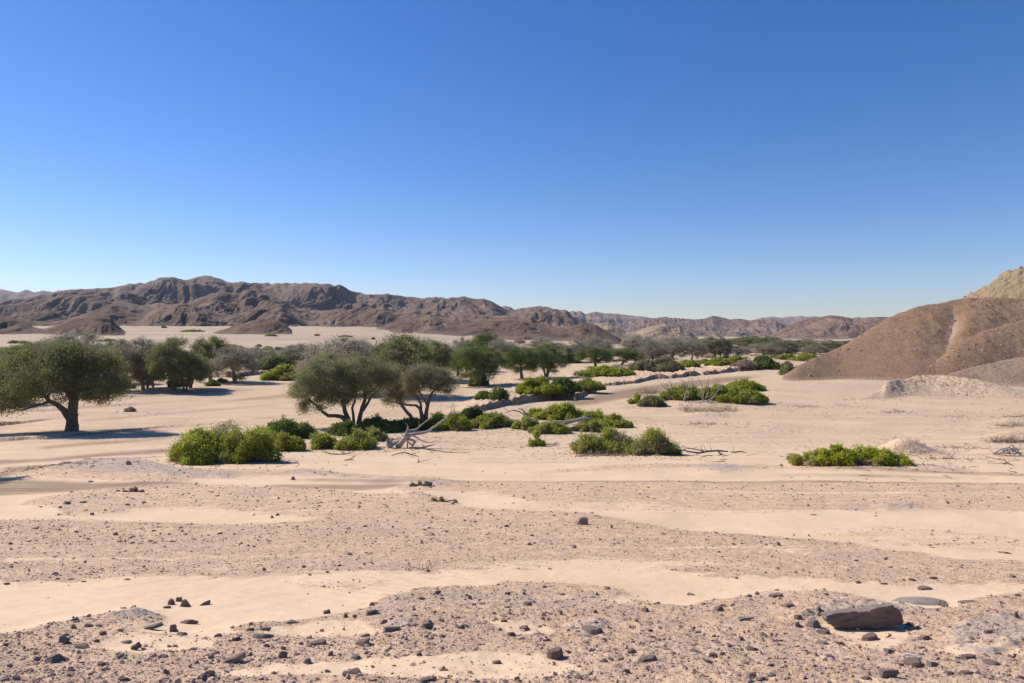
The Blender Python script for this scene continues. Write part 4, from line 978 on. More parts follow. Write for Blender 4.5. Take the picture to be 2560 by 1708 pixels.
# ------------------------------------------------------------------ dry shrubs and dead wood
def dry_shrub(px0, px1, top, base, label, n=130, mat=None, lean=.5, seed=0, r=.012):
    rng = np.random.default_rng(seed + int(px0)); pc = (px0 + px1) / 2
    x, y, z = at(pc, (base + top * .6) / 1.6); w = (px1 - px0) / F * y; h = max(.22, (base - top) / F * y * .55)
    root = empty('dry_shrub', (x, y, z)); segs = []; fine = []
    for i in range(n):
        bx = rng.uniform(-.5, .5) * w; by = rng.normal() * w * .16; bz = gz(x + bx, y + by) - z - .03
        p = np.array([bx, by, bz]); d = np.array([rng.normal() * lean + .25, rng.normal() * lean, abs(rng.normal()) * .5 + .15]); d /= np.linalg.norm(d)
        L = h * rng.uniform(.35, 1.1)
        for k in range(3):
            q = p + d * L / 3; q[2] = max(q[2], gz(x + q[0], y + q[1]) - z + .01); segs.append((p, q, r * (1 - k * .25), r * (.75 - k * .25)))
            if rng.random() < .7:
                e = d + rng.normal(size=3) * .6; e /= np.linalg.norm(e); fine.append((q, q + e * L * .3, r * .5, r * .25))
            p = q; d = d + rng.normal(size=3) * .3 - np.array([0, 0, .12]); d /= np.linalg.norm(d)
    V, Fc = cat([tubes(segs, 4), (lambda a: (np.concatenate([a[0]]), a[1]))(tubes(fine, 4))]); bpy.data.objects.remove(root); root = mesh_obj('dry_shrub', V, Fc, mat or M_deadd); root.location = (x, y, z)
    return tag(root, label, 'shrub', 'dry shrubs on sand mounds')
dry_shrub(2190,2345,1098,1142,'dead twigs bristling over the sand mound right of the yellow green bush',130,M_barkd)
dry_shrub(2470,2562,1078,1122,'brown twigs over the sand mound at the right edge',240)
dry_shrub(2490,2562,1046,1076,'faint twigs on the higher mound at the right edge',120,M_barkd)
dry_shrub(2520,2562,1034,1046,'small twig heap above the right edge mounds',50)
dry_shrub(2320,2375,1138,1152,'thin fallen twigs at the tail of the right sand mound',60,M_barkd)
dry_shrub(2366,2404,1114,1122,'low dead twigs between the right mound and the dead wood pile',50,M_barkd)
dry_shrub(2200,2262,1021,1032,'dry twigs on a small mound in the open sand left of the hill foot',90,M_barkd)
dry_shrub(1976,2046,1008,1022,'dry twigs on the sand hump right of the sand island',90,M_barkd)
dry_shrub(1726,1790,1050,1066,'dry twigs on the sand hump before the dead branched shrubs',100,M_barkd)
dry_shrub(1700,1840,1000,1044,'tangle of grey dead twigs at the foot of the dead branched shrubs',330,M_barkd)
dry_shrub(1350,1394,1102,1118,'grey twigs lying right of the small single bush',80,M_barkd)
dry_shrub(1440,1560,1120,1150,'grey dead twigs spread before the large thin bush',200,M_barkd)
dry_shrub(2110,2140,996,1002,'thin dry twigs at the sand edge below the brown hill',30,M_barkd)
dry_shrub(2370,2400,1036,1044,'thin twig scrap on open sand near the right edge',25,M_barkd)
dry_shrub(1900,1925,948,953,'dark little brush pile right of the sand island',40)
dry_shrub(940,1010,1086,1108,'dead twigs heaped at the fallen tree base',90,M_barkd)
dry_shrub(148,176,1152,1164,'dark twig clump at the left gravel edge',50)
dry_shrub(1020,1075,1416,1432,'dark thin upright twigs at the lower gravel edge',14,M_deadd,r=.005)
dry_shrub(1600,1640,956,1000,'low dead twigs under the left dead branched shrub',90)

def dead(name, label, cat, apx, apy, lines, mat, group=None, seed=3, part='branch', snap=True, jit=.02, side=7, twigs=0):
    """lines: polylines of (px, py, depth offset, radius); the first line is the main stem"""
    rng = np.random.default_rng(seed); x, y, z = at(apx, apy); o = np.array([x, y, z]); root = empty(name, (x, y, z))
    for li, L in enumerate(lines):
        P = []
        for a, b, d, r in L:
            q = px2w(a, b, y + d)
            if snap:
                g = gz(q[0], q[1]) + r * .3
                if q[2] < g: q[2] = g
            P.append((*(q - o), r))
        Q = smooth_poly(P, .25, rng, jit); segs = [(Q[i][:3], Q[i + 1][:3], Q[i][3], Q[i + 1][3]) for i in range(len(Q) - 1)]
        for k in range(twigs):
            q = Q[rng.integers(len(Q) // 3, len(Q))]; d = rng.normal(size=3); d[2] = abs(d[2]) + .2; d /= np.linalg.norm(d); m = q[:3] + d * rng.uniform(.15, .4)
            segs += [(q[:3], m, q[3] * .5, q[3] * .35), (m, m + (d + rng.normal(size=3) * .5) * .25, q[3] * .35, .004)]
        V, Fc = tubes(segs, side); mesh_obj('trunk' if li == 0 else part, V, Fc, mat, root, smooth=True)
    return tag(root, label, cat, group)
c5 = lambda X, Y_: (400 + X * .3319, 840 + Y_ * .3319)
def C5(*pts): return [(*c5(a, b), d, r) for a, b, d, r in pts]
dead('fallen_tree', 'bleached fallen dead tree with two long branches reaching right over the sand', 'dead tree', 1000, 1120, [
  C5((1790,850,0,.2),(1830,790,0,.19),(1870,755,0,.16),(1920,738,.1,.12),(1990,730,.2,.1),(2050,695,.3,.085),(2120,645,.5,.07),(2180,590,.8,.05),(2215,560,1,.03)),
  C5((1840,780,0,.15),(1858,730,0,.09),(1868,685,0,.06)),
  C5((1870,712,0,.06),(1930,705,0,.055),(1975,665,.2,.045),(2030,620,.4,.03),(2070,590,.5,.015)),
  C5((1870,780,0,.09),(1920,800,-.3,.08),(1900,830,-.6,.07),(1870,800,-.8,.05)),
  C5((1900,750,0,.07),(1940,770,-.4,.05),(1990,800,-.8,.04),(2040,805,-1,.03),(2100,800,-1,.015)),
  C5((1880,850,-.3,.1),(1950,850,-.4,.08),(2020,830,-.5,.06),(2070,820,-.5,.03)),
  C5((1862,850,0,.05),(1862,800,0,.045),(1866,740,0,.03)),
  C5((2180,590,.8,.03),(2200,540,.9,.02),(2205,505,1,.01)), C5((2190,590,.8,.03),(2240,570,1,.015),(2260,555,1.1,.008))], M_dead, twigs=2)
dead('tree_stump', 'pale weathered stump left of the fallen dead tree', 'stump', 972, 1120, [
  C5((1740,850,0,.24),(1725,815,0,.2),(1710,780,0,.1)), C5((1735,830,0,.16),(1770,810,.1,.12),(1800,790,.2,.05)), C5((1725,810,0,.12),(1745,790,.2,.09),(1750,772,.2,.04))], M_dead, jit=.03)
c6 = lambda X, Y_: (1100 + X * .3745, 820 + Y_ * .3745)
def C6(*pts): return [(*c6(a, b), d, r) for a, b, d, r in pts]
dead('dead_shrub', 'black bare branched shrub on the left of the sand island', 'dead shrub', 1685, 1000, [
  C6((1560,490,0,.12),(1545,450,0,.09),(1530,420,0,.07),(1500,400,.1,.05),(1475,370,.2,.03)),
  C6((1545,450,0,.07),(1555,410,.1,.05),(1545,380,.1,.04),(1535,350,.2,.02)), C6((1530,420,0,.05),(1515,385,-.2,.03),(1490,370,-.2,.015)),
  C6((1540,500,0,.09),(1500,480,-.3,.07),(1470,465,-.5,.05),(1420,455,-.7,.03)), C6((1500,480,-.3,.04),(1470,440,-.4,.03),(1440,420,-.4,.015)),
  C6((1470,465,-.5,.03),(1440,450,-.5,.02),(1410,460,-.6,.01))], M_deadd, group='dead branched shrubs', twigs=5)
dead('dead_shrub', 'tall grey bare branched shrub in the middle of the sand island', 'dead shrub', 1742, 1004, [
  C6((1640,510,0,.12),(1630,480,0,.1),(1640,440,0,.08),(1650,400,.1,.06),(1640,370,.1,.05),(1600,345,.2,.025)),
  C6((1650,400,.1,.05),(1660,360,.1,.035),(1668,330,.2,.02)), C6((1630,480,0,.07),(1655,455,.2,.05),(1660,430,.3,.03)),
  C6((1640,430,0,.05),(1620,400,-.2,.03),(1612,375,-.2,.015))], M_dead, group='dead branched shrubs', twigs=5)
dead('dead_shrub', 'widest grey bare shrub with curling branches on the right of the dead shrubs', 'dead shrub', 1768, 1004, [
  C6((1760,500,0,.14),(1750,460,0,.1),(1725,420,0,.08),(1700,395,.1,.06),(1680,360,.1,.04),(1690,335,.2,.02)),
  C6((1755,470,0,.09),(1760,430,.2,.07),(1750,390,.2,.05),(1730,350,.3,.03),(1720,325,.3,.015)),
  C6((1770,480,0,.08),(1790,440,-.2,.06),(1795,400,-.2,.05),(1790,360,-.2,.03),(1800,325,-.2,.015)),
  C6((1780,490,0,.09),(1820,470,.2,.07),(1850,430,.3,.05),(1870,390,.3,.035),(1850,340,.4,.015)),
  C6((1850,430,.3,.04),(1880,400,.3,.03),(1890,370,.3,.015)), C6((1700,395,.1,.04),(1670,400,.1,.03),(1650,380,.1,.015))], M_dead, group='dead branched shrubs', twigs=6)
dead('driftwood_log', 'thick grey driftwood log lying between the central bushes', 'driftwood', 1430, 1062, [
  C6((745,625,0,.16),(790,632,0,.21),(860,628,.1,.2),(930,612,.2,.17),(980,606,.3,.14),(1020,610,.4,.08)),
  C6((740,620,0,.1),(765,640,-.2,.08),(785,645,-.3,.05)), C6((900,618,.1,.09),(940,600,.3,.06),(965,592,.4,.03))], M_dead, side=10)
dead('driftwood_log', 'short dark log end in front of the low olive bush', 'driftwood', 1430, 1078, [
  C6((845,680,0,.2),(875,675,0,.2),(908,670,.1,.15)), C6((875,672,0,.08),(890,660,.1,.05),(900,655,.1,.03))], M_deadd, side=9)
dead('driftwood_branch', 'curved pale branches arching over the central bushes', 'driftwood', 1330, 1054, [
  C6((650,630,0,.14),(610,610,0,.12),(570,580,.1,.1),(550,545,.2,.08),(525,540,.3,.06)),
  C6((570,580,.1,.09),(530,560,.3,.08),(490,550,.4,.07),(460,560,.5,.05),(430,570,.6,.03)),
  C6((460,560,.5,.04),(440,545,.5,.03),(425,535,.5,.015)), C6((440,590,.2,.07),(470,610,.1,.06),(520,628,0,.08),(560,632,0,.06))], M_dead)
dead('driftwood_branch', 'dark bare branch rising over the dark leafy hump', 'driftwood', 1175, 1040, [
  C6((300,560,0,.08),(260,540,0,.07),(220,530,.1,.05),(180,518,.2,.03)), C6((160,570,0,.05),(100,560,.1,.04),(60,585,.1,.05),(0,640,0,.06)), C6((100,560,.1,.03),(95,520,.2,.02),(85,495,.3,.01))], M_dead)
c3 = lambda X, Y_: (1700 + X * .366, 1060 + Y_ * .366)
def C3(*pts): return [(*c3(a, b), d, r) for a, b, d, r in pts]
dead('fallen_branch', 'dark forked dead branch lying on open sand left of the yellow green bush', 'dead branch', 1775, 1138, [
  C3((20,180,.3,.03),(60,190,.1,.05),(130,200,0,.06),(190,188,0,.07),(260,184,0,.06),(330,190,0,.04)),
  C3((40,165,.4,.03),(90,172,.2,.035),(160,186,0,.04)), C3((265,186,0,.05),(285,215,-.2,.045),(300,240,-.5,.035),(325,242,-.5,.02)),
  C3((290,205,-.2,.03),(270,225,-.3,.02),(265,240,-.5,.015)), C3((0,185,.4,.02),(40,175,.3,.025))], M_deadd, group='fallen dead branches on sand', twigs=3)
dead('fallen_branch', 'short dark stick right of the forked dead branch', 'dead branch', 1850, 1133, [
  C3((350,190,0,.03),(380,200,0,.04),(400,190,0,.045),(430,190,0,.03),(460,202,0,.015)), C3((385,198,0,.02),(375,188,.1,.015))], M_deadd, group='fallen dead branches on sand', twigs=1)
dead('fallen_branch', 'small crooked stick below the forked dead branch', 'dead branch', 1768, 1145, [
  C3((145,240,0,.02),(165,222,0,.025),(200,218,0,.02),(230,222,0,.01)), C3((165,222,0,.015),(180,232,0,.01))], M_deadd, group='fallen dead branches on sand')
dead('fallen_branch', 'long thin straight stick lying lowest below the forked dead branch', 'dead branch', 1790, 1156, [
  C3((180,264,0,.012),(250,264,0,.02),(310,256,0,.025)), C3((275,248,.1,.02),(325,244,.2,.015))], M_deadd, group='fallen dead branches on sand')
dead('fallen_branch', 'curved dark stick on the sand below the yellowish bush', 'dead branch', 865, 1137, [
  C5((1235,878,0,.03),(1290,890,0,.035),(1360,893,0,.04),(1420,885,0,.03),(1460,875,0,.015))], M_deadd, group='fallen dead branches on sand', twigs=2)
dead('fallen_branch', 'short pronged dark stick below the curved stick', 'dead branch', 870, 1152, [
  C5((1385,940,0,.025),(1430,932,0,.035),(1465,910,0,.015)), C5((1430,932,0,.02),(1460,935,0,.015))], M_deadd, group='fallen dead branches on sand', twigs=1)
dead('fallen_branch', 'crooked stick on sand below the fallen dead tree', 'dead branch', 1020, 1142, [
  C5((1740,915,0,.02),(1780,890,0,.03),(1830,880,0,.04),(1890,895,0,.03),(1950,912,0,.015)), C5((1890,895,0,.02),(1930,885,0,.01))], M_deadd, group='fallen dead branches on sand', twigs=2)
dead('fallen_branch', 'small dark stick standing up among the lowest twigs of the fallen tree', 'dead branch', 1047, 1158, [
  C5((1940,960,0,.035),(1950,945,0,.04),(1945,925,0,.015)), C5((1960,950,0,.02),(2000,938,0,.015),(2040,935,0,.008))], M_deadd, group='fallen dead branches on sand')
dead('fallen_branch', 'long thin branch trailing right across the sand from the fallen tree', 'dead branch', 1180, 1133, [
  C5((1960,850,0,.03),(2080,865,0,.03),(2200,880,-.1,.025),(2330,890,-.2,.015)), C5((2080,865,0,.015),(2040,885,-.2,.01)), C5((2180,876,0,.015),(2215,855,.2,.012),(2250,865,.2,.006))], M_deadd, group='fallen dead branches on sand', twigs=2)
c7 = lambda X, Y_: (2000 + X * .2383, 980 + Y_ * .2383)
def C7(*pts): return [(*c7(a, b), d, r) for a, b, d, r in pts]
dead('dead_wood_pile', 'pile of bleached grey dead branches at the right edge', 'dead wood', 2520, 1140, [
  C7((2040,650,.3,.04),(2100,610,.2,.06),(2180,590,.1,.06),(2250,620,0,.05),(2330,650,-.2,.03)),
  C7((2080,660,0,.05),(2140,620,0,.07),(2230,600,.1,.07),(2300,610,.2,.05)), C7((2120,655,-.1,.05),(2170,610,0,.06),(2210,580,.2,.03)),
  C7((2200,600,0,.06),(2240,640,-.3,.05),(2290,680,-.6,.04)), C7((2230,600,0,.05),(2290,640,-.2,.05),(2350,680,-.4,.03)), C7((2150,650,-.2,.04),(2200,630,-.2,.05),(2260,590,.2,.04),(2250,570,.2,.02)),
  C7((2220,630,-.3,.04),(2255,670,-.5,.05),(2280,690,-.6,.03)), C7((2100,640,.2,.04),(2040,655,.3,.03),(2000,600,.6,.03),(1880,590,.9,.02),(1780,600,1.1,.012)),
  C7((1880,590,.9,.015),(1830,585,1,.012),(1740,635,.8,.008)), C7((2130,640,.3,.04),(2230,650,0,.04),(2340,640,0,.03)), C7((2160,600,.3,.04),(2210,640,0,.04),(2230,680,-.3,.02))], M_dead, twigs=2)
dead('fallen_branch', 'forked dark stick below the bleached wood pile at the right edge', 'dead branch', 2515, 1162, [
  C7((2150,770,0,.025),(2180,745,0,.035),(2160,715,.2,.03),(2140,708,.2,.012)), C7((2180,745,0,.03),(2220,765,0,.025),(2245,775,0,.01)), C7((2180,748,0,.02),(2100,752,0,.015),(2010,750,0,.008)), C7((2180,745,0,.015),(2215,735,.1,.01))], M_deadd, group='fallen dead branches on sand', twigs=1)

# ------------------------------------------------------------------ stones
def rock_mesh(seed, sub=3, planes=11, rough=.05, slab=1.):
    import bmesh
    rng = np.random.default_rng(seed); bm = bmesh.new(); bmesh.ops.create_icosphere(bm, subdivisions=sub, radius=1)
    D = np.array([v.co[:] for v in bm.verts]); D /= np.linalg.norm(D, axis=1, keepdims=True)
    N = rng.normal(size=(planes, 3)); N[:, 2] *= slab; N /= np.linalg.norm(N, axis=1, keepdims=True); N[0] = (0, 0, 1); N[1] = (.1, -.1, -1); N[2] = (.95, -.2, .15); N[3] = (-.9, -.3, .2); N[4] = (.05, -.97, .2)
    N /= np.linalg.norm(N, axis=1, keepdims=True)
    dd = rng.uniform(.5, 1.0, planes)
    q = (D @ N.T) / dd[None]; q = np.where(q > 1e-3, q, 1e-3); r = 1 / (q ** 18).sum(1) ** (1 / 18)
    P = D * r[:, None]
    lay = fbm(P[:, 0] * 1.3 + seed, P[:, 2] * 7 + P[:, 0] * .8, 3, seed)
    P *= (1 + rough * 1.4 * lay + rough * fbm(P[:, 0] * 3 + P[:, 2] * 2, P[:, 1] * 3 - P[:, 2] * 2, 4, seed + 1))[:, None]
    P[:, 0] /= np.abs(P[:, 0]).max(); P[:, 1] /= np.abs(P[:, 1]).max(); P[:, 2] -= P[:, 2].min(); P[:, 2] /= P[:, 2].max(); P[:, :2] *= (1 - .2 * P[:, 2:3] ** 1.5)
    for v, p in zip(bm.verts, P): v.co = p
    me = bpy.data.meshes.new('stone'); bm.to_mesh(me); bm.free(); return me
def rock_obj(me, px, base, w, h, label, mat, tilt=0., d=.8, sink=.28, rz=None, seed=0, name='stone', cat='stone', group=None, roll=0.):
    rng = random.Random(int(px * 13 + base)); x, y, z = at(px, base)
    W_ = w / F * y; H_ = h / F * y; y2 = y + W_ * d * .35
    o = bpy.data.objects.new(name, me); C.objects.link(o)
    o.scale = (W_ / 2, W_ / 2 * d, H_ * (1 + sink)); o.location = (x * y2 / y, y2, gz(x * y2 / y, y2) - H_ * sink)
    o.rotation_euler = (roll, math.radians(tilt), rng.uniform(-.5, .5) if rz is None else rz)
    o.data.materials.clear() if False else None
    return tag(o, label, cat, group)
GREY, RED, PALE = M_rock, M_rock2, M_rock3
def slot(me, m): me.materials.append(m); return me
# the big boulder: a wedge block that rests on its left part, its right end overhanging
def boulder():
    import bmesh
    bm = bmesh.new()
    A = c6b = lambda X, Y_: (1700 + X * .366, 1420 + Y_ * .366)
    x, y, z = at(*A(1300, 440)); s = .366 / F * y * 1.1; o = np.array([x, y, z])
    def P(X, Z, dy): return ((X - 1300) * s, dy, (440 - Z) * s)
    fr = [(1040,375),(1100,415),(1230,435),(1400,425),(1510,415),(1538,395),(1490,300),(1465,285),(1300,320),(1080,335),(1040,350)]
    ctr = 14
    Vv = []
    lv = [(-.02, 1.0, 0, 0), (.05, 1.0, 0, 8), (.12, 1.0, 2, 30), (.2, .95, 4, 62), (.25, .84, 4, 95)]
    for dy, k, sx, sz in lv:
        for X, Z in fr:
            xx = 1290 + (X - 1290) * k + sx; zz = 365 + (Z - 365) * (k if Z > 365 else k * .98) + (sz if Z < 365 else 0)
            Vv.append(bm.verts.new(P(xx, zz, dy)))
    n = len(fr)
    for a in range(len(lv) - 1):
        for i in range(n): bm.faces.new((Vv[a * n + i], Vv[a * n + (i + 1) % n], Vv[(a + 1) * n + (i + 1) % n], Vv[(a + 1) * n + i]))
    bm.faces.new([Vv[i] for i in range(n)][::-1]); bm.faces.new([Vv[(len(lv) - 1) * n + i] for i in range(n)])
    bmesh.ops.recalc_face_normals(bm, faces=bm.faces); bmesh.ops.triangulate(bm, faces=bm.faces)
    for k in range(4): bmesh.ops.subdivide_edges(bm, edges=[e for e in bm.edges if e.calc_length() > .018], cuts=1, use_grid_fill=True); bmesh.ops.triangulate(bm, faces=bm.faces)
    for k in range(2): bmesh.ops.smooth_vert(bm, verts=bm.verts, factor=.4, use_axis_x=True, use_axis_y=True, use_axis_z=True)
    bm.normal_update()
    co = np.array([v.co[:] for v in bm.verts]); no = np.array([v.normal[:] for v in bm.verts])
    t = co[:, 2] + co[:, 0] * -.28
    dsp = .030 * fbm(co[:, 0] * 4, t * 22 + co[:, 1] * 3, 4, 5) + .016 * fbm(co[:, 0] * 22 + co[:, 1] * 9, t * 34, 4, 7) - .012 * np.abs(fbm(co[:, 0] * 6, t * 50, 2, 9))
    for v, a, b in zip(bm.verts, no, dsp): v.co = v.co + Vector(a * b)
    me = bpy.data.meshes.new('boulder'); bm.to_mesh(me); bm.free(); me.materials.append(M_boul)
    for p in me.polygons: p.use_smooth = True
    ob = bpy.data.objects.new('boulder', me); C.objects.link(ob); ob.location = (x, y + .04, z + .0)
    tag(ob, 'big dark wedge shaped boulder casting a black shadow on the gravel', 'boulder')
boulder()
B4 = lambda X, Y_: (X * .366, 1420 + Y_ * .366); B5 = lambda X, Y_: (850 + X * .366, 1420 + Y_ * .366); B6 = lambda X, Y_: (1700 + X * .366, 1420 + Y_ * .366)
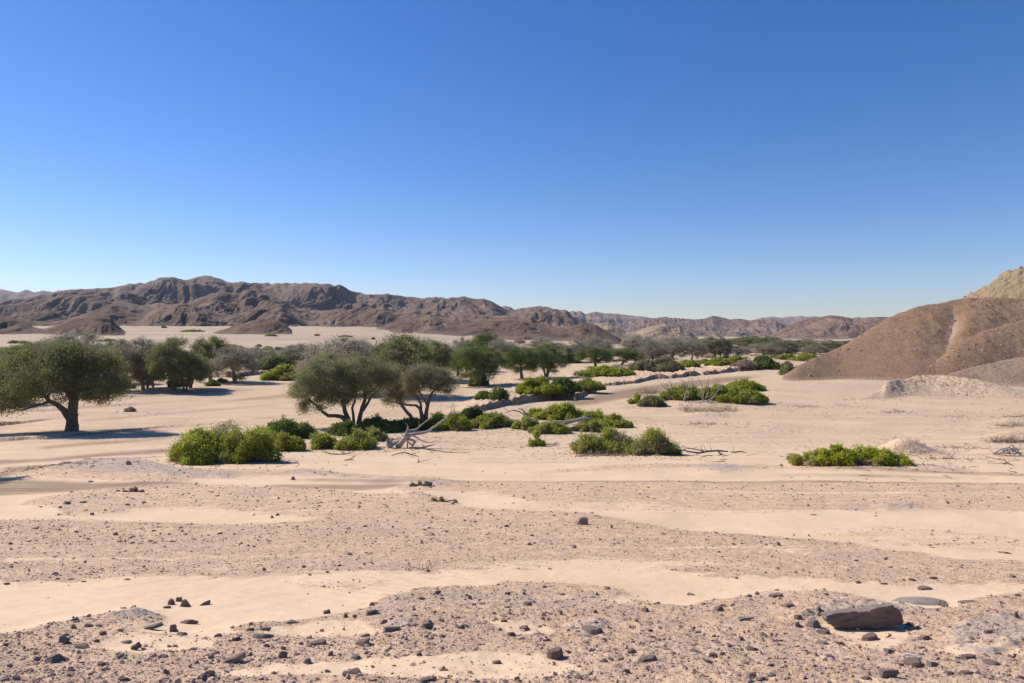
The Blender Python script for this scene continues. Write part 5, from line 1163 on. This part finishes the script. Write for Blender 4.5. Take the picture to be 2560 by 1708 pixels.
# (crop, x0, x1, top, base, material, tilt, label)
RK = [
 (B6,1460,1830,175,262,PALE,-6,'flat pale leaf shaped slab with its right end raised off the sand'),
 (B6,850,990,330,415,PALE,0,'pale rounded stone touching the left end of the big boulder'),
 (B6,950,1065,405,465,GREY,0,'grey stone at the lower left foot of the big boulder'),
 (B6,1225,1395,440,510,RED,0,'reddish stone under the front of the big boulder'),
 (B6,1400,1495,440,495,PALE,15,'grey slanted stone at the shadow edge of the big boulder'),
 (B6,1640,1745,445,505,GREY,0,'dark stone at the far tip of the boulder shadow'),
 (B6,390,535,325,372,PALE,0,'flat grey oval stone left of the big boulder'),
 (B6,780,860,310,360,GREY,0,'dark knobbly stone behind the pale rounded stone'),
 (B6,770,850,365,418,GREY,0,'grey stone just left of the pale rounded stone'),
 (B6,690,810,235,280,RED,5,'brown stone with a shaded right side above the gravel ridge'),
 (B6,950,1050,495,535,PALE,0,'low grey triangular stone below the big boulder'),
 (B6,1060,1170,495,542,RED,0,'reddish oblong stone below the big boulder'),
 (B6,1390,1485,545,600,PALE,10,'grey leaning stone between the boulder and the curved twig'),
 (B6,1370,1525,665,770,PALE,0,'large pale rounded stone at the bottom right'),
 (B6,1250,1355,740,787,RED,0,'dark red stone at the bottom edge right of centre'),
 (B6,1530,1690,600,690,RED,0,'reddish broken stone cluster beside the bone fragment'),
 (B6,2100,2235,610,680,GREY,5,'grey block stone near the lower right edge'),
 (B6,1925,2045,590,640,RED,0,'flat reddish stone below the dark outcrop'),
 (B6,2270,2350,575,640,PALE,0,'pale stone cut by the right edge below the outcrop'),
 (B6,1690,1790,635,695,PALE,0,'grey low stone right of the reddish broken stones'),
 (B6,1920,2035,695,745,GREY,0,'flat grey stone in the lower right corner area'),
 (B6,1820,1900,700,748,GREY,0,'small grey stone left of the corner stones'),
 (B6,585,660,650,690,GREY,0,'dark stone with a black shadow in the lower right gravel'),
 (B6,465,540,710,765,RED,0,'brown stone near the bottom edge left of the pale rounded one'),
 (B6,615,680,720,757,PALE,0,'grey stone near the bottom edge by the brown stone'),
 (B6,140,265,625,670,RED,0,'flat brown stone at the lower left of the right gravel area'),
 (B6,200,280,575,628,RED,0,'reddish rounded stone above the flat brown stone'),
 (B6,270,325,570,610,GREY,0,'small dark stone beside the reddish rounded stone'),
 (B6,100,160,425,455,GREY,0,'small dark stone in the gravel left of the grey oval'),
 (B6,200,275,455,485,GREY,0,'flat dark stone below the grey oval'),
 (B6,230,315,255,305,RED,0,'brown wedge stone on the near gravel ridge'),
 (B6,1190,1260,88,115,GREY,5,'dark flat stone on the sand behind the near ridge'),
 (B6,1360,1470,100,125,RED,0,'thin reddish slab lying behind the near ridge'),
 (B6,1610,1780,118,160,RED,3,'long thin brown slab behind the pale leaf shaped slab'),
 (B6,1915,2050,215,245,RED,0,'flat brown stone right of the pale leaf shaped slab'),
 (B6,2290,2350,175,200,GREY,0,'flat grey stone at the right edge level with the pale slab'),
 (B6,2275,2350,300,355,GREY,0,'grey stone cut by the right edge above the outcrop'),
 (B6,380,412,60,82,GREY,0,'single dark round stone at the sand edge right of centre'),
 (B6,600,720,180,212,RED,0,'thin brown slab on the ridge left of the brown stone'),
 (B6,980,1050,172,198,RED,0,'small brown slab on the ridge behind the boulder'),
 (B6,1640,1695,540,565,GREY,0,'small dark stone below the boulder shadow tip'),
 (B6,1500,1550,650,680,GREY,0,'small dark stone left of the broken reddish stones'),
 (B6,1640,1695,580,608,GREY,0,'dark pebble like stone right of the bone fragment'),
 (B5,130,268,270,338,GREY,0,'dark stone with a deep shadow at the sand edge left of centre'),
 (B5,10,60,310,350,GREY,0,'dark pointed stone left of the deep shadowed stone'),
 (B5,70,110,322,350,GREY,0,'small stone beside the dark pointed stone'),
 (B5,190,245,235,268,GREY,0,'small dark stone above the deep shadowed stone'),
 (B5,270,330,345,392,GREY,0,'dark stone right below the deep shadowed stone'),
 (B5,525,585,198,225,GREY,0,'flat dark stone at the left of the middle ridge'),
 (B5,475,512,175,195,GREY,0,'small grey stone at the left tip of the middle ridge'),
 (B5,860,900,190,222,GREY,0,'dark round stone on the middle ridge'),
 (B5,65,235,465,548,RED,-14,'tilted long brown slab in the foreground left of centre'),
 (B5,60,155,590,640,PALE,0,'flat pale stone under the tilted brown slab'),
 (B5,20,180,685,745,GREY,3,'dark overhanging slab at the bottom left of centre'),
 (B5,528,680,750,800,RED,0,'brown block cut by the bottom edge'),
 (B5,1030,1105,628,668,RED,-8,'small smooth brown stone alone on the foreground sand'),
 (B5,1135,1210,428,475,GREY,0,'dark rounded stone in the centre foreground'),
 (B5,1215,1300,395,438,RED,0,'reddish stone beside the dark rounded centre stone'),
 (B5,1370,1445,478,514,PALE,0,'pale flat oval stone in the centre foreground'),
 (B5,1400,1540,540,640,RED,0,'brown jagged rock with a small yellow thing at its foot'),
 (B5,1530,1605,560,600,RED,0,'thin right tail slab of the brown jagged rock'),
 (B5,540,650,360,430,GREY,0,'grey craggy stone on the left of the middle foreground'),
 (B5,280,420,390,450,PALE,0,'low pale grey stone left of the craggy stone'),
 (B5,780,860,385,425,GREY,0,'grey flat stone right of the craggy stone'),
 (B5,500,560,580,615,GREY,0,'grey stone in the pebbly foreground'),
 (B5,400,440,505,530,GREY,0,'small dark stone among grey pebbles'),
 (B5,2030,2180,605,660,RED,-5,'brown brick shaped stone in the right centre foreground'),
 (B5,1960,2055,545,600,GREY,12,'grey pointed stone above the brick shaped stone'),
 (B5,2140,2210,540,560,PALE,0,'thin pale bluish flake beside the pointed stone'),
 (B5,1930,1990,690,730,RED,0,'brown stone below the brick shaped stone'),
 (B5,2160,2228,675,698,PALE,0,'thin pale flake near the bottom right of centre'),
 (B5,1720,1765,290,320,GREY,0,'grey stone on the right part of the middle ridge'),
 (B5,1640,1850,385,470,GREY,0,'low grey outcrop of rotten stone in the middle foreground'),
 (B5,1110,1165,165,190,GREY,0,'dark stone on the crest of the middle ridge'),
 (B5,1240,1280,165,190,GREY,0,'black round stone right of the crest stone'),
 (B5,1500,1550,170,195,GREY,0,'dark flat stone on the right crest of the middle ridge'),
 (B5,1380,1420,120,145,GREY,0,'dark small stone on the back crest'),
 (B5,940,1010,235,260,GREY,0,'dark flat stone pair just under the ridge crest'),
 (B5,2090,2145,420,448,GREY,0,'dark oval stone in the right centre gravel'),
 (B4,1120,1200,205,262,GREY,0,'dark blocky stone standing in the left sand'),
 (B4,1170,1232,198,240,GREY,10,'dark stone leaning behind the blocky stone in the left sand'),
 (B4,1215,1302,208,275,GREY,0,'peaked grey stone right of the blocky stone in the left sand'),
 (B4,1340,1450,215,266,GREY,-22,'long dark slanting stone in the left sand'),
 (B4,1100,1160,258,285,RED,0,'low brown stone in front of the blocky stone'),
 (B4,1190,1410,325,402,RED,-4,'large flat brown slab with a raised right end at left'),
 (B4,1125,1200,380,450,GREY,0,'dark pointed stone below the large flat brown slab'),
 (B4,1190,1288,432,472,GREY,0,'low dark stone right of the dark pointed stone'),
 (B4,920,1100,390,438,GREY,-9,'long thin grey slab left of the dark pointed stone'),
 (B4,1930,2050,362,394,GREY,0,'thin flat slab casting a shadow at the sand edge'),
 (B4,1665,1740,400,440,GREY,0,'grey stone left of the stacked pair'),
 (B4,1750,1850,390,440,GREY,0,'upper stone of the stacked dark pair'),
 (B4,1705,1865,438,494,GREY,0,'lower flat stone of the stacked dark pair'),
 (B4,1545,1640,472,515,GREY,-8,'grey tilted stone below the stacked pair'),
 (B4,2070,2250,470,545,RED,0,'large speckled brown stone half sunk in sand'),
 (B4,1480,1680,595,668,RED,-20,'long slanting slab with a dark shadowed front edge'),
 (B4,1680,1725,580,612,GREY,0,'small grey stone at the upper end of the slanting slab'),
 (B4,1885,1965,560,630,GREY,0,'grey upright stone with a black shadow'),
 (B4,1905,1950,535,570,GREY,0,'black chip leaning on the grey upright stone'),
 (B4,1080,1190,672,748,RED,-25,'pointed brown triangular stone in the left foreground'),
 (B4,750,870,748,795,GREY,0,'dark rounded stone cut by the bottom edge at left'),
 (B4,630,730,640,685,GREY,0,'dark flat stone in the lower left gravel'),
 (B4,280,440,575,660,PALE,-14,'tilted pale blue grey slab in the lower left'),
 (B4,470,630,512,568,GREY,0,'dark stone with a tapering right end at left'),
 (B4,360,470,455,530,PALE,-10,'pale grey stone at the sand edge on the far left'),
 (B4,550,630,380,415,GREY,0,'dark stone on the left gravel crest'),
 (B4,430,550,370,432,RED,0,'low brown outcrop on the left gravel crest'),
 (B4,650,715,430,470,RED,0,'dark brown stone below the left crest'),
 (B4,800,910,498,530,GREY,-5,'thin dark slab in the left gravel'),
 (B4,865,960,515,575,GREY,-24,'slanted grey slab below the thin dark slab'),
 (B4,990,1065,528,556,PALE,0,'bluish flat stone in the left gravel'),
 (B4,1065,1130,585,625,GREY,0,'dark stone above the pointed triangular stone'),
 (B4,0,45,515,545,GREY,0,'dark stone cut by the left edge'),
 (B4,200,290,765,787,GREY,0,'grey stone cut by the bottom edge on the far left'),
 (B4,2060,2120,620,665,PALE,0,'pale peaked stone right of the grey upright stone'),
 (B4,2230,2275,570,612,RED,0,'small brown pointed stone at the left of centre'),
 (B4,2185,2255,285,325,GREY,-10,'dark slanting chip in the sand near the ridge'),
 (B4,830,890,72,90,GREY,0,'dark flat stone at the back edge of the left sand'),
 (B4,540,585,88,105,GREY,0,'brown low stone at the back edge of the left sand'),
 (B4,365,398,68,86,GREY,0,'small dark round stone behind the left sand'),
 (B4,440,495,72,88,PALE,0,'pale flat stone behind the left sand'),
 (B4,0,50,100,125,GREY,0,'flat dark stone at the left edge behind the sand'),
]
A2 = lambda X, Y_: (850 + X * .383, 1100 + Y_ * .383); A1 = lambda X, Y_: (X * .383, 1100 + Y_ * .383)
RK += [
 (A2,1525,1630,490,558,RED,12,'pinkish sharp ended rock on the crest of the long gravel rise'),
 (A2,1762,1784,555,580,GREY,0,'small black stone right of the pinkish crest rock'),
 (A2,1218,1262,668,692,GREY,0,'dark pronged stone in the middle of the broad gravel band'),
 (A2,1068,1108,552,574,GREY,0,'dark square stone left of the pinkish crest rock'),
 (A2,565,598,565,583,GREY,0,'dark stone on the broad gravel band left of centre'),
 (A2,720,752,405,424,GREY,0,'dark stone at the crest beside the thorny tuft'),
 (A2,550,585,845,868,GREY,0,'dark stone under the upright twigs'),
 (A1,1700,1735,832,862,GREY,0,'tallest black stone at the lower edge of the gravel band'),
 (A1,1955,1992,820,842,GREY,0,'black stone right of the tallest black stone'),
 (A1,2000,2035,874,892,GREY,0,'dark brown stone at the sand edge by the gravel band'),
 (A1,910,958,396,416,GREY,0,'black flat stone on the far gravel rise'),
 (A1,800,850,412,432,GREY,-8,'dark slanting stone left of the black flat stone'),
 (A1,400,465,395,425,GREY,-12,'grey slab on the left of the far gravel rise'),
 (A1,490,560,398,416,GREY,0,'low grey slab beside the slanting grey slab'),
 (A1,370,402,430,448,GREY,0,'dark round stone below the grey slabs'),
 (A1,570,605,475,494,GREY,0,'small brown pointed stone at the edge of the sand lens'),
 (A1,1758,1788,492,514,GREY,0,'dark stone at the right of the sand lens'),
 (A1,1793,1825,478,498,GREY,-15,'slanting dark stone behind the sand lens stone'),
 (A1,745,782,325,340,GREY,0,'small grey stone on the crest of the far gravel rise'),
 (A1,812,858,130,166,GREY,0,'dark block standing on the farthest grey outcrop'),
 (A1,1885,1925,238,264,GREY,0,'grey blocky stone below the outcrop near the bush'),
 (A1,560,615,264,278,GREY,0,'dark low stone pair below the farthest grey outcrop'),
 (A1,720,760,602,628,GREY,0,'dark pointed stone on the reddish part of the gravel band'),
 (A1,980,1015,585,602,GREY,-10,'dark flake on the left of the gravel band'),
 (A1,1090,1145,655,672,GREY,0,'long dark stone in the left gravel band'),
]
A3 = lambda X, Y_: (1700 + X * .366, 1060 + Y_ * .366)
RK += [
 (A3,680,712,272,290,GREY,0,'dark stone on the gravel line left of the yellow green bush'),
 (A3,650,700,800,835,PALE,0,'pale bluish stone at the right edge of the gravel rise'),
 (A3,575,610,815,832,GREY,0,'dark stone left of the pale bluish stone'),
 (A3,1060,1085,812,830,GREY,0,'grey stone further right on the gravel rise edge'),
 (A3,775,792,754,768,GREY,0,'black round stone alone on rippled sand'),
 (A3,878,900,754,774,RED,0,'brown standing chip on rippled sand'),
 (A3,895,945,614,628,GREY,0,'dark flat stone pair at the far sand edge'),
 (A3,1840,1856,722,732,GREY,0,'tiny black stone alone on the right sand'),
 (A3,2185,2310,866,896,RED,0,'low grey brown outcrop at the right edge of the sand'),
 (A3,250,285,868,884,PALE,0,'bluish flat stone in the right gravel band'),
 (A3,1330,1366,626,636,GREY,0,'thin dark stone below the far gravel band'),
]
rm = {m.name: [slot(rock_mesh(500 + i + 20 * j, 4, 10, .055, 1.2 if i % 2 else .7), m) for i in range(7)] for j, m in enumerate((M_rock, M_rock2, M_rock3))}
for i, (fn, x0, x1, t, b, m, tl, lab) in enumerate(RK):
    a, top = fn(x0, t); c, base = fn(x1, b); w = c - a; h = base - top
    x, y, z = at((a + c) / 2, base)
    # part of the apparent height is the top face seen from above
    el = (base - HOR) / F; d = .75 if w / h < 2.2 else .62
    hz = max(h - w * d * el * .85, h * .38)
    rock_obj(rm[m.name][i % 7], (a + c) / 2, base, w, hz, lab, m, tilt=tl, d=d, rz=(i * .77 % .8) - .4, cat='stone', group='stones on the slope')
# ------------------------------------------------------------------ loose stones: the larger ones one by one, the rest as gravel
rng = np.random.default_rng(99)
def scatter(n, ymin, ymax, pw=1.):
    u = rng.uniform(-.86, .86, n); y = np.exp(rng.uniform(math.log(ymin), math.log(ymax), n) ) ; x = u * y
    g, t, gb = masks(x, y); cl = fbm(x * 1.1, y * 1.1, 3, 60)
    k = rng.random(n) < np.clip(g * (1 + 1.6 * cl), 0, 1) ** 1.3 + .006
    return x[k], y[k]
ANCH = [(('big dark boulder'), *at(*B6(1300, 440))[:2]), ('pale leaf shaped slab', *at(*B6(1650, 250))[:2]), ('brown jagged rock', *at(*B5(1460, 620))[:2]),
        ('large flat brown slab', *at(*B4(1300, 400))[:2]), ('long slanting slab', *at(*B4(1600, 650))[:2]), ('tilted brown slab', *at(*B5(150, 540))[:2]),
        ('brick shaped stone', *at(*B5(2100, 650))[:2]), ('speckled half sunk stone', *at(*B4(2160, 540))[:2]), ('tilted blue grey slab', *at(*B4(360, 650))[:2]),
        ('dark rounded centre stone', *at(*B5(1170, 470))[:2]), ('grey craggy stone', *at(*B5(600, 430))[:2]), ('grey oval stone', *at(*B6(460, 370))[:2]),
        ('pale rounded bottom stone', *at(*B6(1450, 765))[:2]), ('dark outcrop', *at(*B6(2150, 560))[:2]), ('deep shadowed stone', *at(*B5(200, 335))[:2]), ('stacked stone pair', *at(*B4(1780, 490))[:2]),
        ('pinkish crest rock', *at(*A2(1580, 555))[:2]), ('tallest black band stone', *at(*A1(1717, 860))[:2])]
hand = np.array([(o.location[0], o.location[1]) for o in C.objects if o.get('category') == 'stone'])
xs, ys = scatter(2600, 4.1, 13); cnt = 0; seen = {}
sizes = rng.pareto(2.6, len(xs)) * .018 + .022
order = np.argsort(-sizes / ys)
NIND = 300 - len(RK)
picked = []
for i in order:
    if len(picked) >= NIND: break
    if np.hypot(hand[:, 0] - xs[i], hand[:, 1] - ys[i]).min() < .16 + sizes[i]: continue
    if abs(xs[i] / ys[i]) > .76: continue
    picked.append(i)
desc = {}
for i in picked:
    x, y = xs[i], ys[i]; s = min(sizes[i], .06) * .85
    j = int(rng.integers(0, 3)); m = (M_rock, M_rock2, M_rock3)[j]; me = rm[m.name][int(rng.integers(0, 7))]
    fl = rng.uniform(.25, .85); o = bpy.data.objects.new('stone', me); C.objects.link(o)
    o.scale = (s, s * rng.uniform(.55, .95), s * fl * 1.1); o.rotation_euler = (rng.normal() * .15, rng.normal() * .15, rng.uniform(0, 6.28)); o.location = (x, y, gz(x, y) - s * .2)
    dists = [math.hypot(a[1] - x, a[2] - y) for a in ANCH]; k = int(np.argmin(dists)); ax, ay = ANCH[k][1:]
    rel = ('right of' if x > ax else 'left of') if abs(x - ax) > abs(y - ay) * .8 else ('behind' if y > ay else 'in front of')
    ds = dists[k]; di = 'close' if ds < .35 else 'just' if ds < .9 else 'well' if ds < 1.8 else 'far'
    shp = 'flat' if fl < .5 else 'low' if fl < .68 else 'blocky' if fl < .85 else 'upright'
    szn = 'tiny' if s < .036 else 'small' if s < .048 else 'middling' if s < .062 else 'larger'
    key = (shp, szn, ('dark grey', 'reddish brown', 'pale grey')[j], di, rel, ANCH[k][0]); desc.setdefault(key, []).append(o)
ordn = ['', 'second', 'third', 'fourth', 'fifth', 'sixth', 'seventh', 'eighth', 'ninth', 'tenth']
for key, os_ in desc.items():
    os_.sort(key=lambda o: o.location.x / o.location.y)
    for q, o in enumerate(os_):
        shp, szn, colr, di, rel, an = key
        pre = f'{szn} {shp} {colr} stone {di} {rel} the {an}'
        if len(os_) > 1: pre = (f'leftmost ' if q == 0 else ordn[min(q, 9)] + ' from left ') + pre
        tag(o, pre, 'stone', 'stones on the slope')
# gravel
def gravel():
    import bmesh
    bm = bmesh.new(); bmesh.ops.create_icosphere(bm, subdivisions=1, radius=1); bm.verts.ensure_lookup_table()
    V0 = np.array([v.co[:] for v in bm.verts]); F0 = np.array([[v.index for v in f.verts] for f in bm.faces]); bm.free()
    xa, ya = scatter(120000, 3.6, 16); xb, yb = scatter(42000, 12, 60)
    x = np.concatenate([xa, xb]); y = np.concatenate([ya, yb]); n = len(x)
    s = np.minimum(rng.pareto(2.6, n) * .005 + .004, .028) * np.where(y > 12, np.clip(y / 14, 1, 1.7), 1)
    s = np.where(np.arange(n) >= len(xa), np.minimum(s * 1.9, .07), s)
    z = ground_z(x, y)
    R = rng.normal(size=(n, 3, 3)); Q, _ = np.linalg.qr(R); Q[:, 2] *= rng.uniform(.4, .9, n)[:, None]
    P = (1 + .28 * rng.normal(size=(n, 12, 1))) * V0[None]; P = P * np.stack([np.ones(n), rng.uniform(.5, .95, n), rng.uniform(.35, .7, n)], -1)[:, None]
    W = np.einsum('nij,nkj->nki', Q, P) * s[:, None, None]
    W += np.stack([x, y, z + s * .12], -1)[:, None]
    Fc = (F0[None] + (np.arange(n) * 12)[:, None, None]).reshape(-1, 3)
    tone = np.repeat(np.clip(rng.normal(.5, .26, n), 0, 1), len(F0))
    print('gravel', n)
    tag(mesh_obj('gravel', W.reshape(-1, 3), Fc, M_peb, fattrs={'tone': tone}), 'small stones and gravel strewn over the slope', kind='stuff')
gravel()
def rubble():
    import bmesh
    bm = bmesh.new(); bmesh.ops.create_icosphere(bm, subdivisions=1, radius=1); bm.verts.ensure_lookup_table()
    V0 = np.array([v.co[:] for v in bm.verts]); F0 = np.array([[v.index for v in f.verts] for f in bm.faces]); bm.free()
    P = []; TS = []
    for X, YY, Z, Dh, hm in HV:
        n = 16000 if hm > 12 else 5000; r = rng.integers(0, X.shape[0] - 1, n); c = rng.integers(0, X.shape[1] - 1, n); a = rng.random(n); b = rng.random(n)
        f = lambda Q: Q[r, c] * (1 - a) * (1 - b) + Q[r + 1, c] * a * (1 - b) + Q[r, c + 1] * (1 - a) * b + Q[r + 1, c + 1] * a * b
        x, y, z, d = f(X), f(YY), f(Z), f(Dh); cl = fbm(x * .12, y * .12, 3, 71)
        k = (d > -.2) & (rng.random(n) < .55 + 1.2 * cl) & (np.abs(x / y) < .9)
        s = np.minimum(rng.pareto(2.6, n) * .07 + .05, .42) * (1.5 if y.mean() > 240 else 1)
        P.append(np.stack([x, y, z, s * (1 if hm > 12 else .8)], -1)[k]); TS.append(np.full(k.sum(), 0 if hm > 12 else .4))
    # rubble and drift litter on the sand near the hill foot
    n = 5000; x = rng.uniform(45, 110, n); y = rng.uniform(70, 150, n); cl = fbm(x * .08, y * .14, 4, 72); k = (rng.random(n) < np.clip(cl * 2.2, 0, 1)) & (x / y > .48)
    P.append(np.stack([x, y, ground_z(x, y), rng.uniform(.03, .13, n)], -1)[k]); TS.append(np.full(k.sum(), .3))
    P = np.concatenate(P); n = len(P); R = rng.normal(size=(n, 3, 3)); Q, _ = np.linalg.qr(R)
    W = (1 + .28 * rng.normal(size=(n, 12, 1))) * V0[None] * np.array([1, .8, .6])[None, None]
    W = np.einsum('nij,nkj->nki', Q, W) * P[:, 3][:, None, None] + P[:, None, :3]
    Fc = (F0[None] + (np.arange(n) * 12)[:, None, None]).reshape(-1, 3)
    tag(mesh_obj('rubble', W.reshape(-1, 3), Fc, M_rub, fattrs={'tone': np.repeat(np.clip(rng.normal(.4, .25, n) + np.concatenate(TS), 0, 1), len(F0))}), 'loose brown stones covering the near hills', kind='stuff')
rubble()
def litter():
    P0 = []
    for o in C.objects:
        if o.get('category') in ('bush', 'shrub', 'dead tree', 'driftwood', 'dead shrub') and 30 < o.location.y < 130:
            n = 60 if o.location.y < 90 else 25; r = rng.exponential(1.6, n) + .3; a = rng.uniform(0, 6.28, n)
            P0.append(np.stack([o.location.x + np.cos(a) * r * 1.5, o.location.y - np.abs(np.sin(a)) * r * 1.1], -1))
    P0 = np.concatenate(P0); n2 = 2600; xx = rng.uniform(-22, 40, n2); yy = rng.uniform(46, 110, n2); k = fbm(xx * .15, yy * .15, 3, 81) > .12
    P0 = np.concatenate([P0, np.stack([xx, yy], -1)[k]]); z = ground_z(P0[:, 0], P0[:, 1]); sg = []
    for (x, y), q in zip(P0, z):
        d = rng.normal(size=3); d[2] = abs(d[2]) * .25; d /= np.linalg.norm(d); L = rng.exponential(.10) + .06; p = np.array([x, y, q + .01]); m = p + d * L
        sg += [(p, m, .018, .013), (m, m + (d + rng.normal(size=3) * [.6, .6, .15]) * L * .6, .013, .006)]
    V, Fc = tubes(sg, 3); tag(mesh_obj('plant_litter', V, Fc, M_deadd), 'dry twig bits and plant litter around the bushes', kind='stuff')
litter()
# ------------------------------------------------------------------ small finds in the foreground
def small_things():
    rng = np.random.default_rng(5)
    x, y, z = at(*B5(1460, 668)); root = empty('dried_gourd', (x, y - .02, z))
    me = rock_mesh(951, 3, 10, .12, 1); me.materials.append(NT('gourd_yellow', .6).m); me.materials[0].node_tree.nodes['Principled BSDF'].inputs['Base Color'].default_value = (.62, .36, .06, 1)
    o = bpy.data.objects.new('husk', me); C.objects.link(o); o.parent = root; o.scale = (.016, .014, .018)
    me2 = rock_mesh(952, 2, 10, .15, 1); me2.materials.append(M_deadd)
    for k, (a, b, c, s) in enumerate(((-.002, .002, .016, .008), (.009, 0, .011, .007))):
        q = bpy.data.objects.new('cap', me2); C.objects.link(q); q.parent = root; q.location = (a, b, c); q.scale = (s, s, s * 1.3)
    tag(root, 'small yellow dried husk with a dark cap at the foot of the jagged rock', 'dried husk')
    mb = NT('bone_white', .6).m; mb.node_tree.nodes['Principled BSDF'].inputs['Base Color'].default_value = (.78, .70, .62, 1)
    x, y, z = at(*B6(1585, 622)); root = empty('bone_fragment', (x, y, z)); 
    pts = smooth_poly([(-.05, .007, .006, .004), (-.02, .014, .014, .005), (.014, .007, .016, .006), (.034, -.003, .012, .008), (.05, -.013, .007, .005)], .01)
    V, Fc = tubes([(pts[i][:3], pts[i + 1][:3], pts[i][3], pts[i + 1][3]) for i in range(len(pts) - 1)], 10); mesh_obj('shaft', V, Fc, mb, root, smooth=True)
    V, Fc = tubes([((.03, -.008, .011), (.047, .006, .013), .007, .004), ((.034, -.007, .009), (.056, -.02, .008), .008, .003)], 10); mesh_obj('knob', V, Fc, mb, root, smooth=True)
    tag(root, 'white bone fragment lying on a reddish stone at the lower right', 'bone')
    mt = NT('straw', .7).m; mt.node_tree.nodes['Principled BSDF'].inputs['Base Color'].default_value = (.50, .34, .18, 1)
    x, y, z = at(*B6(1240, 600)); root_p = []
    for X, Z in ((1240, 542), (1228, 560), (1240, 582), (1255, 598), (1275, 615), (1292, 640)):
        a, b, c = at(*B6(X, Z)); root_p.append((a - x, b - y, c - z + .008, .006))
    pts = smooth_poly(root_p, .02); V, Fc = tubes([(pts[i][:3], pts[i + 1][:3], pts[i][3], pts[i + 1][3]) for i in range(len(pts) - 1)], 6)
    o = mesh_obj('curved_twig', V, Fc, mt, None, smooth=True); o.location = (x, y, z); tag(o, 'thin curved straw coloured twig on the sand below the boulder', 'twig')
small_things()

# ------------------------------------------------------------------ the desert air
def haze():
    import bmesh
    bm = bmesh.new(); bmesh.ops.create_cube(bm, size=1); me = bpy.data.meshes.new('haze'); bm.to_mesh(me); bm.free()
    o = bpy.data.objects.new('haze', me); C.objects.link(o); o.scale = (26000, 7700, 560); o.location = (0, 3750, 560 / 2 - 30)
    m = bpy.data.materials.new('haze'); m.use_nodes = True; t = m.node_tree; t.nodes.clear()
    ou = t.nodes.new('ShaderNodeOutputMaterial'); v = t.nodes.new('ShaderNodeVolumePrincipled'); v.inputs['Color'].default_value = (.72, .82, 1, 1); v.inputs['Density'].default_value = 3.8e-5; v.inputs['Anisotropy'].default_value = .2
    t.links.new(v.outputs[0], ou.inputs['Volume']); me.materials.append(m); tag(o, 'thin blue desert haze over the far hills', kind='stuff')
haze()
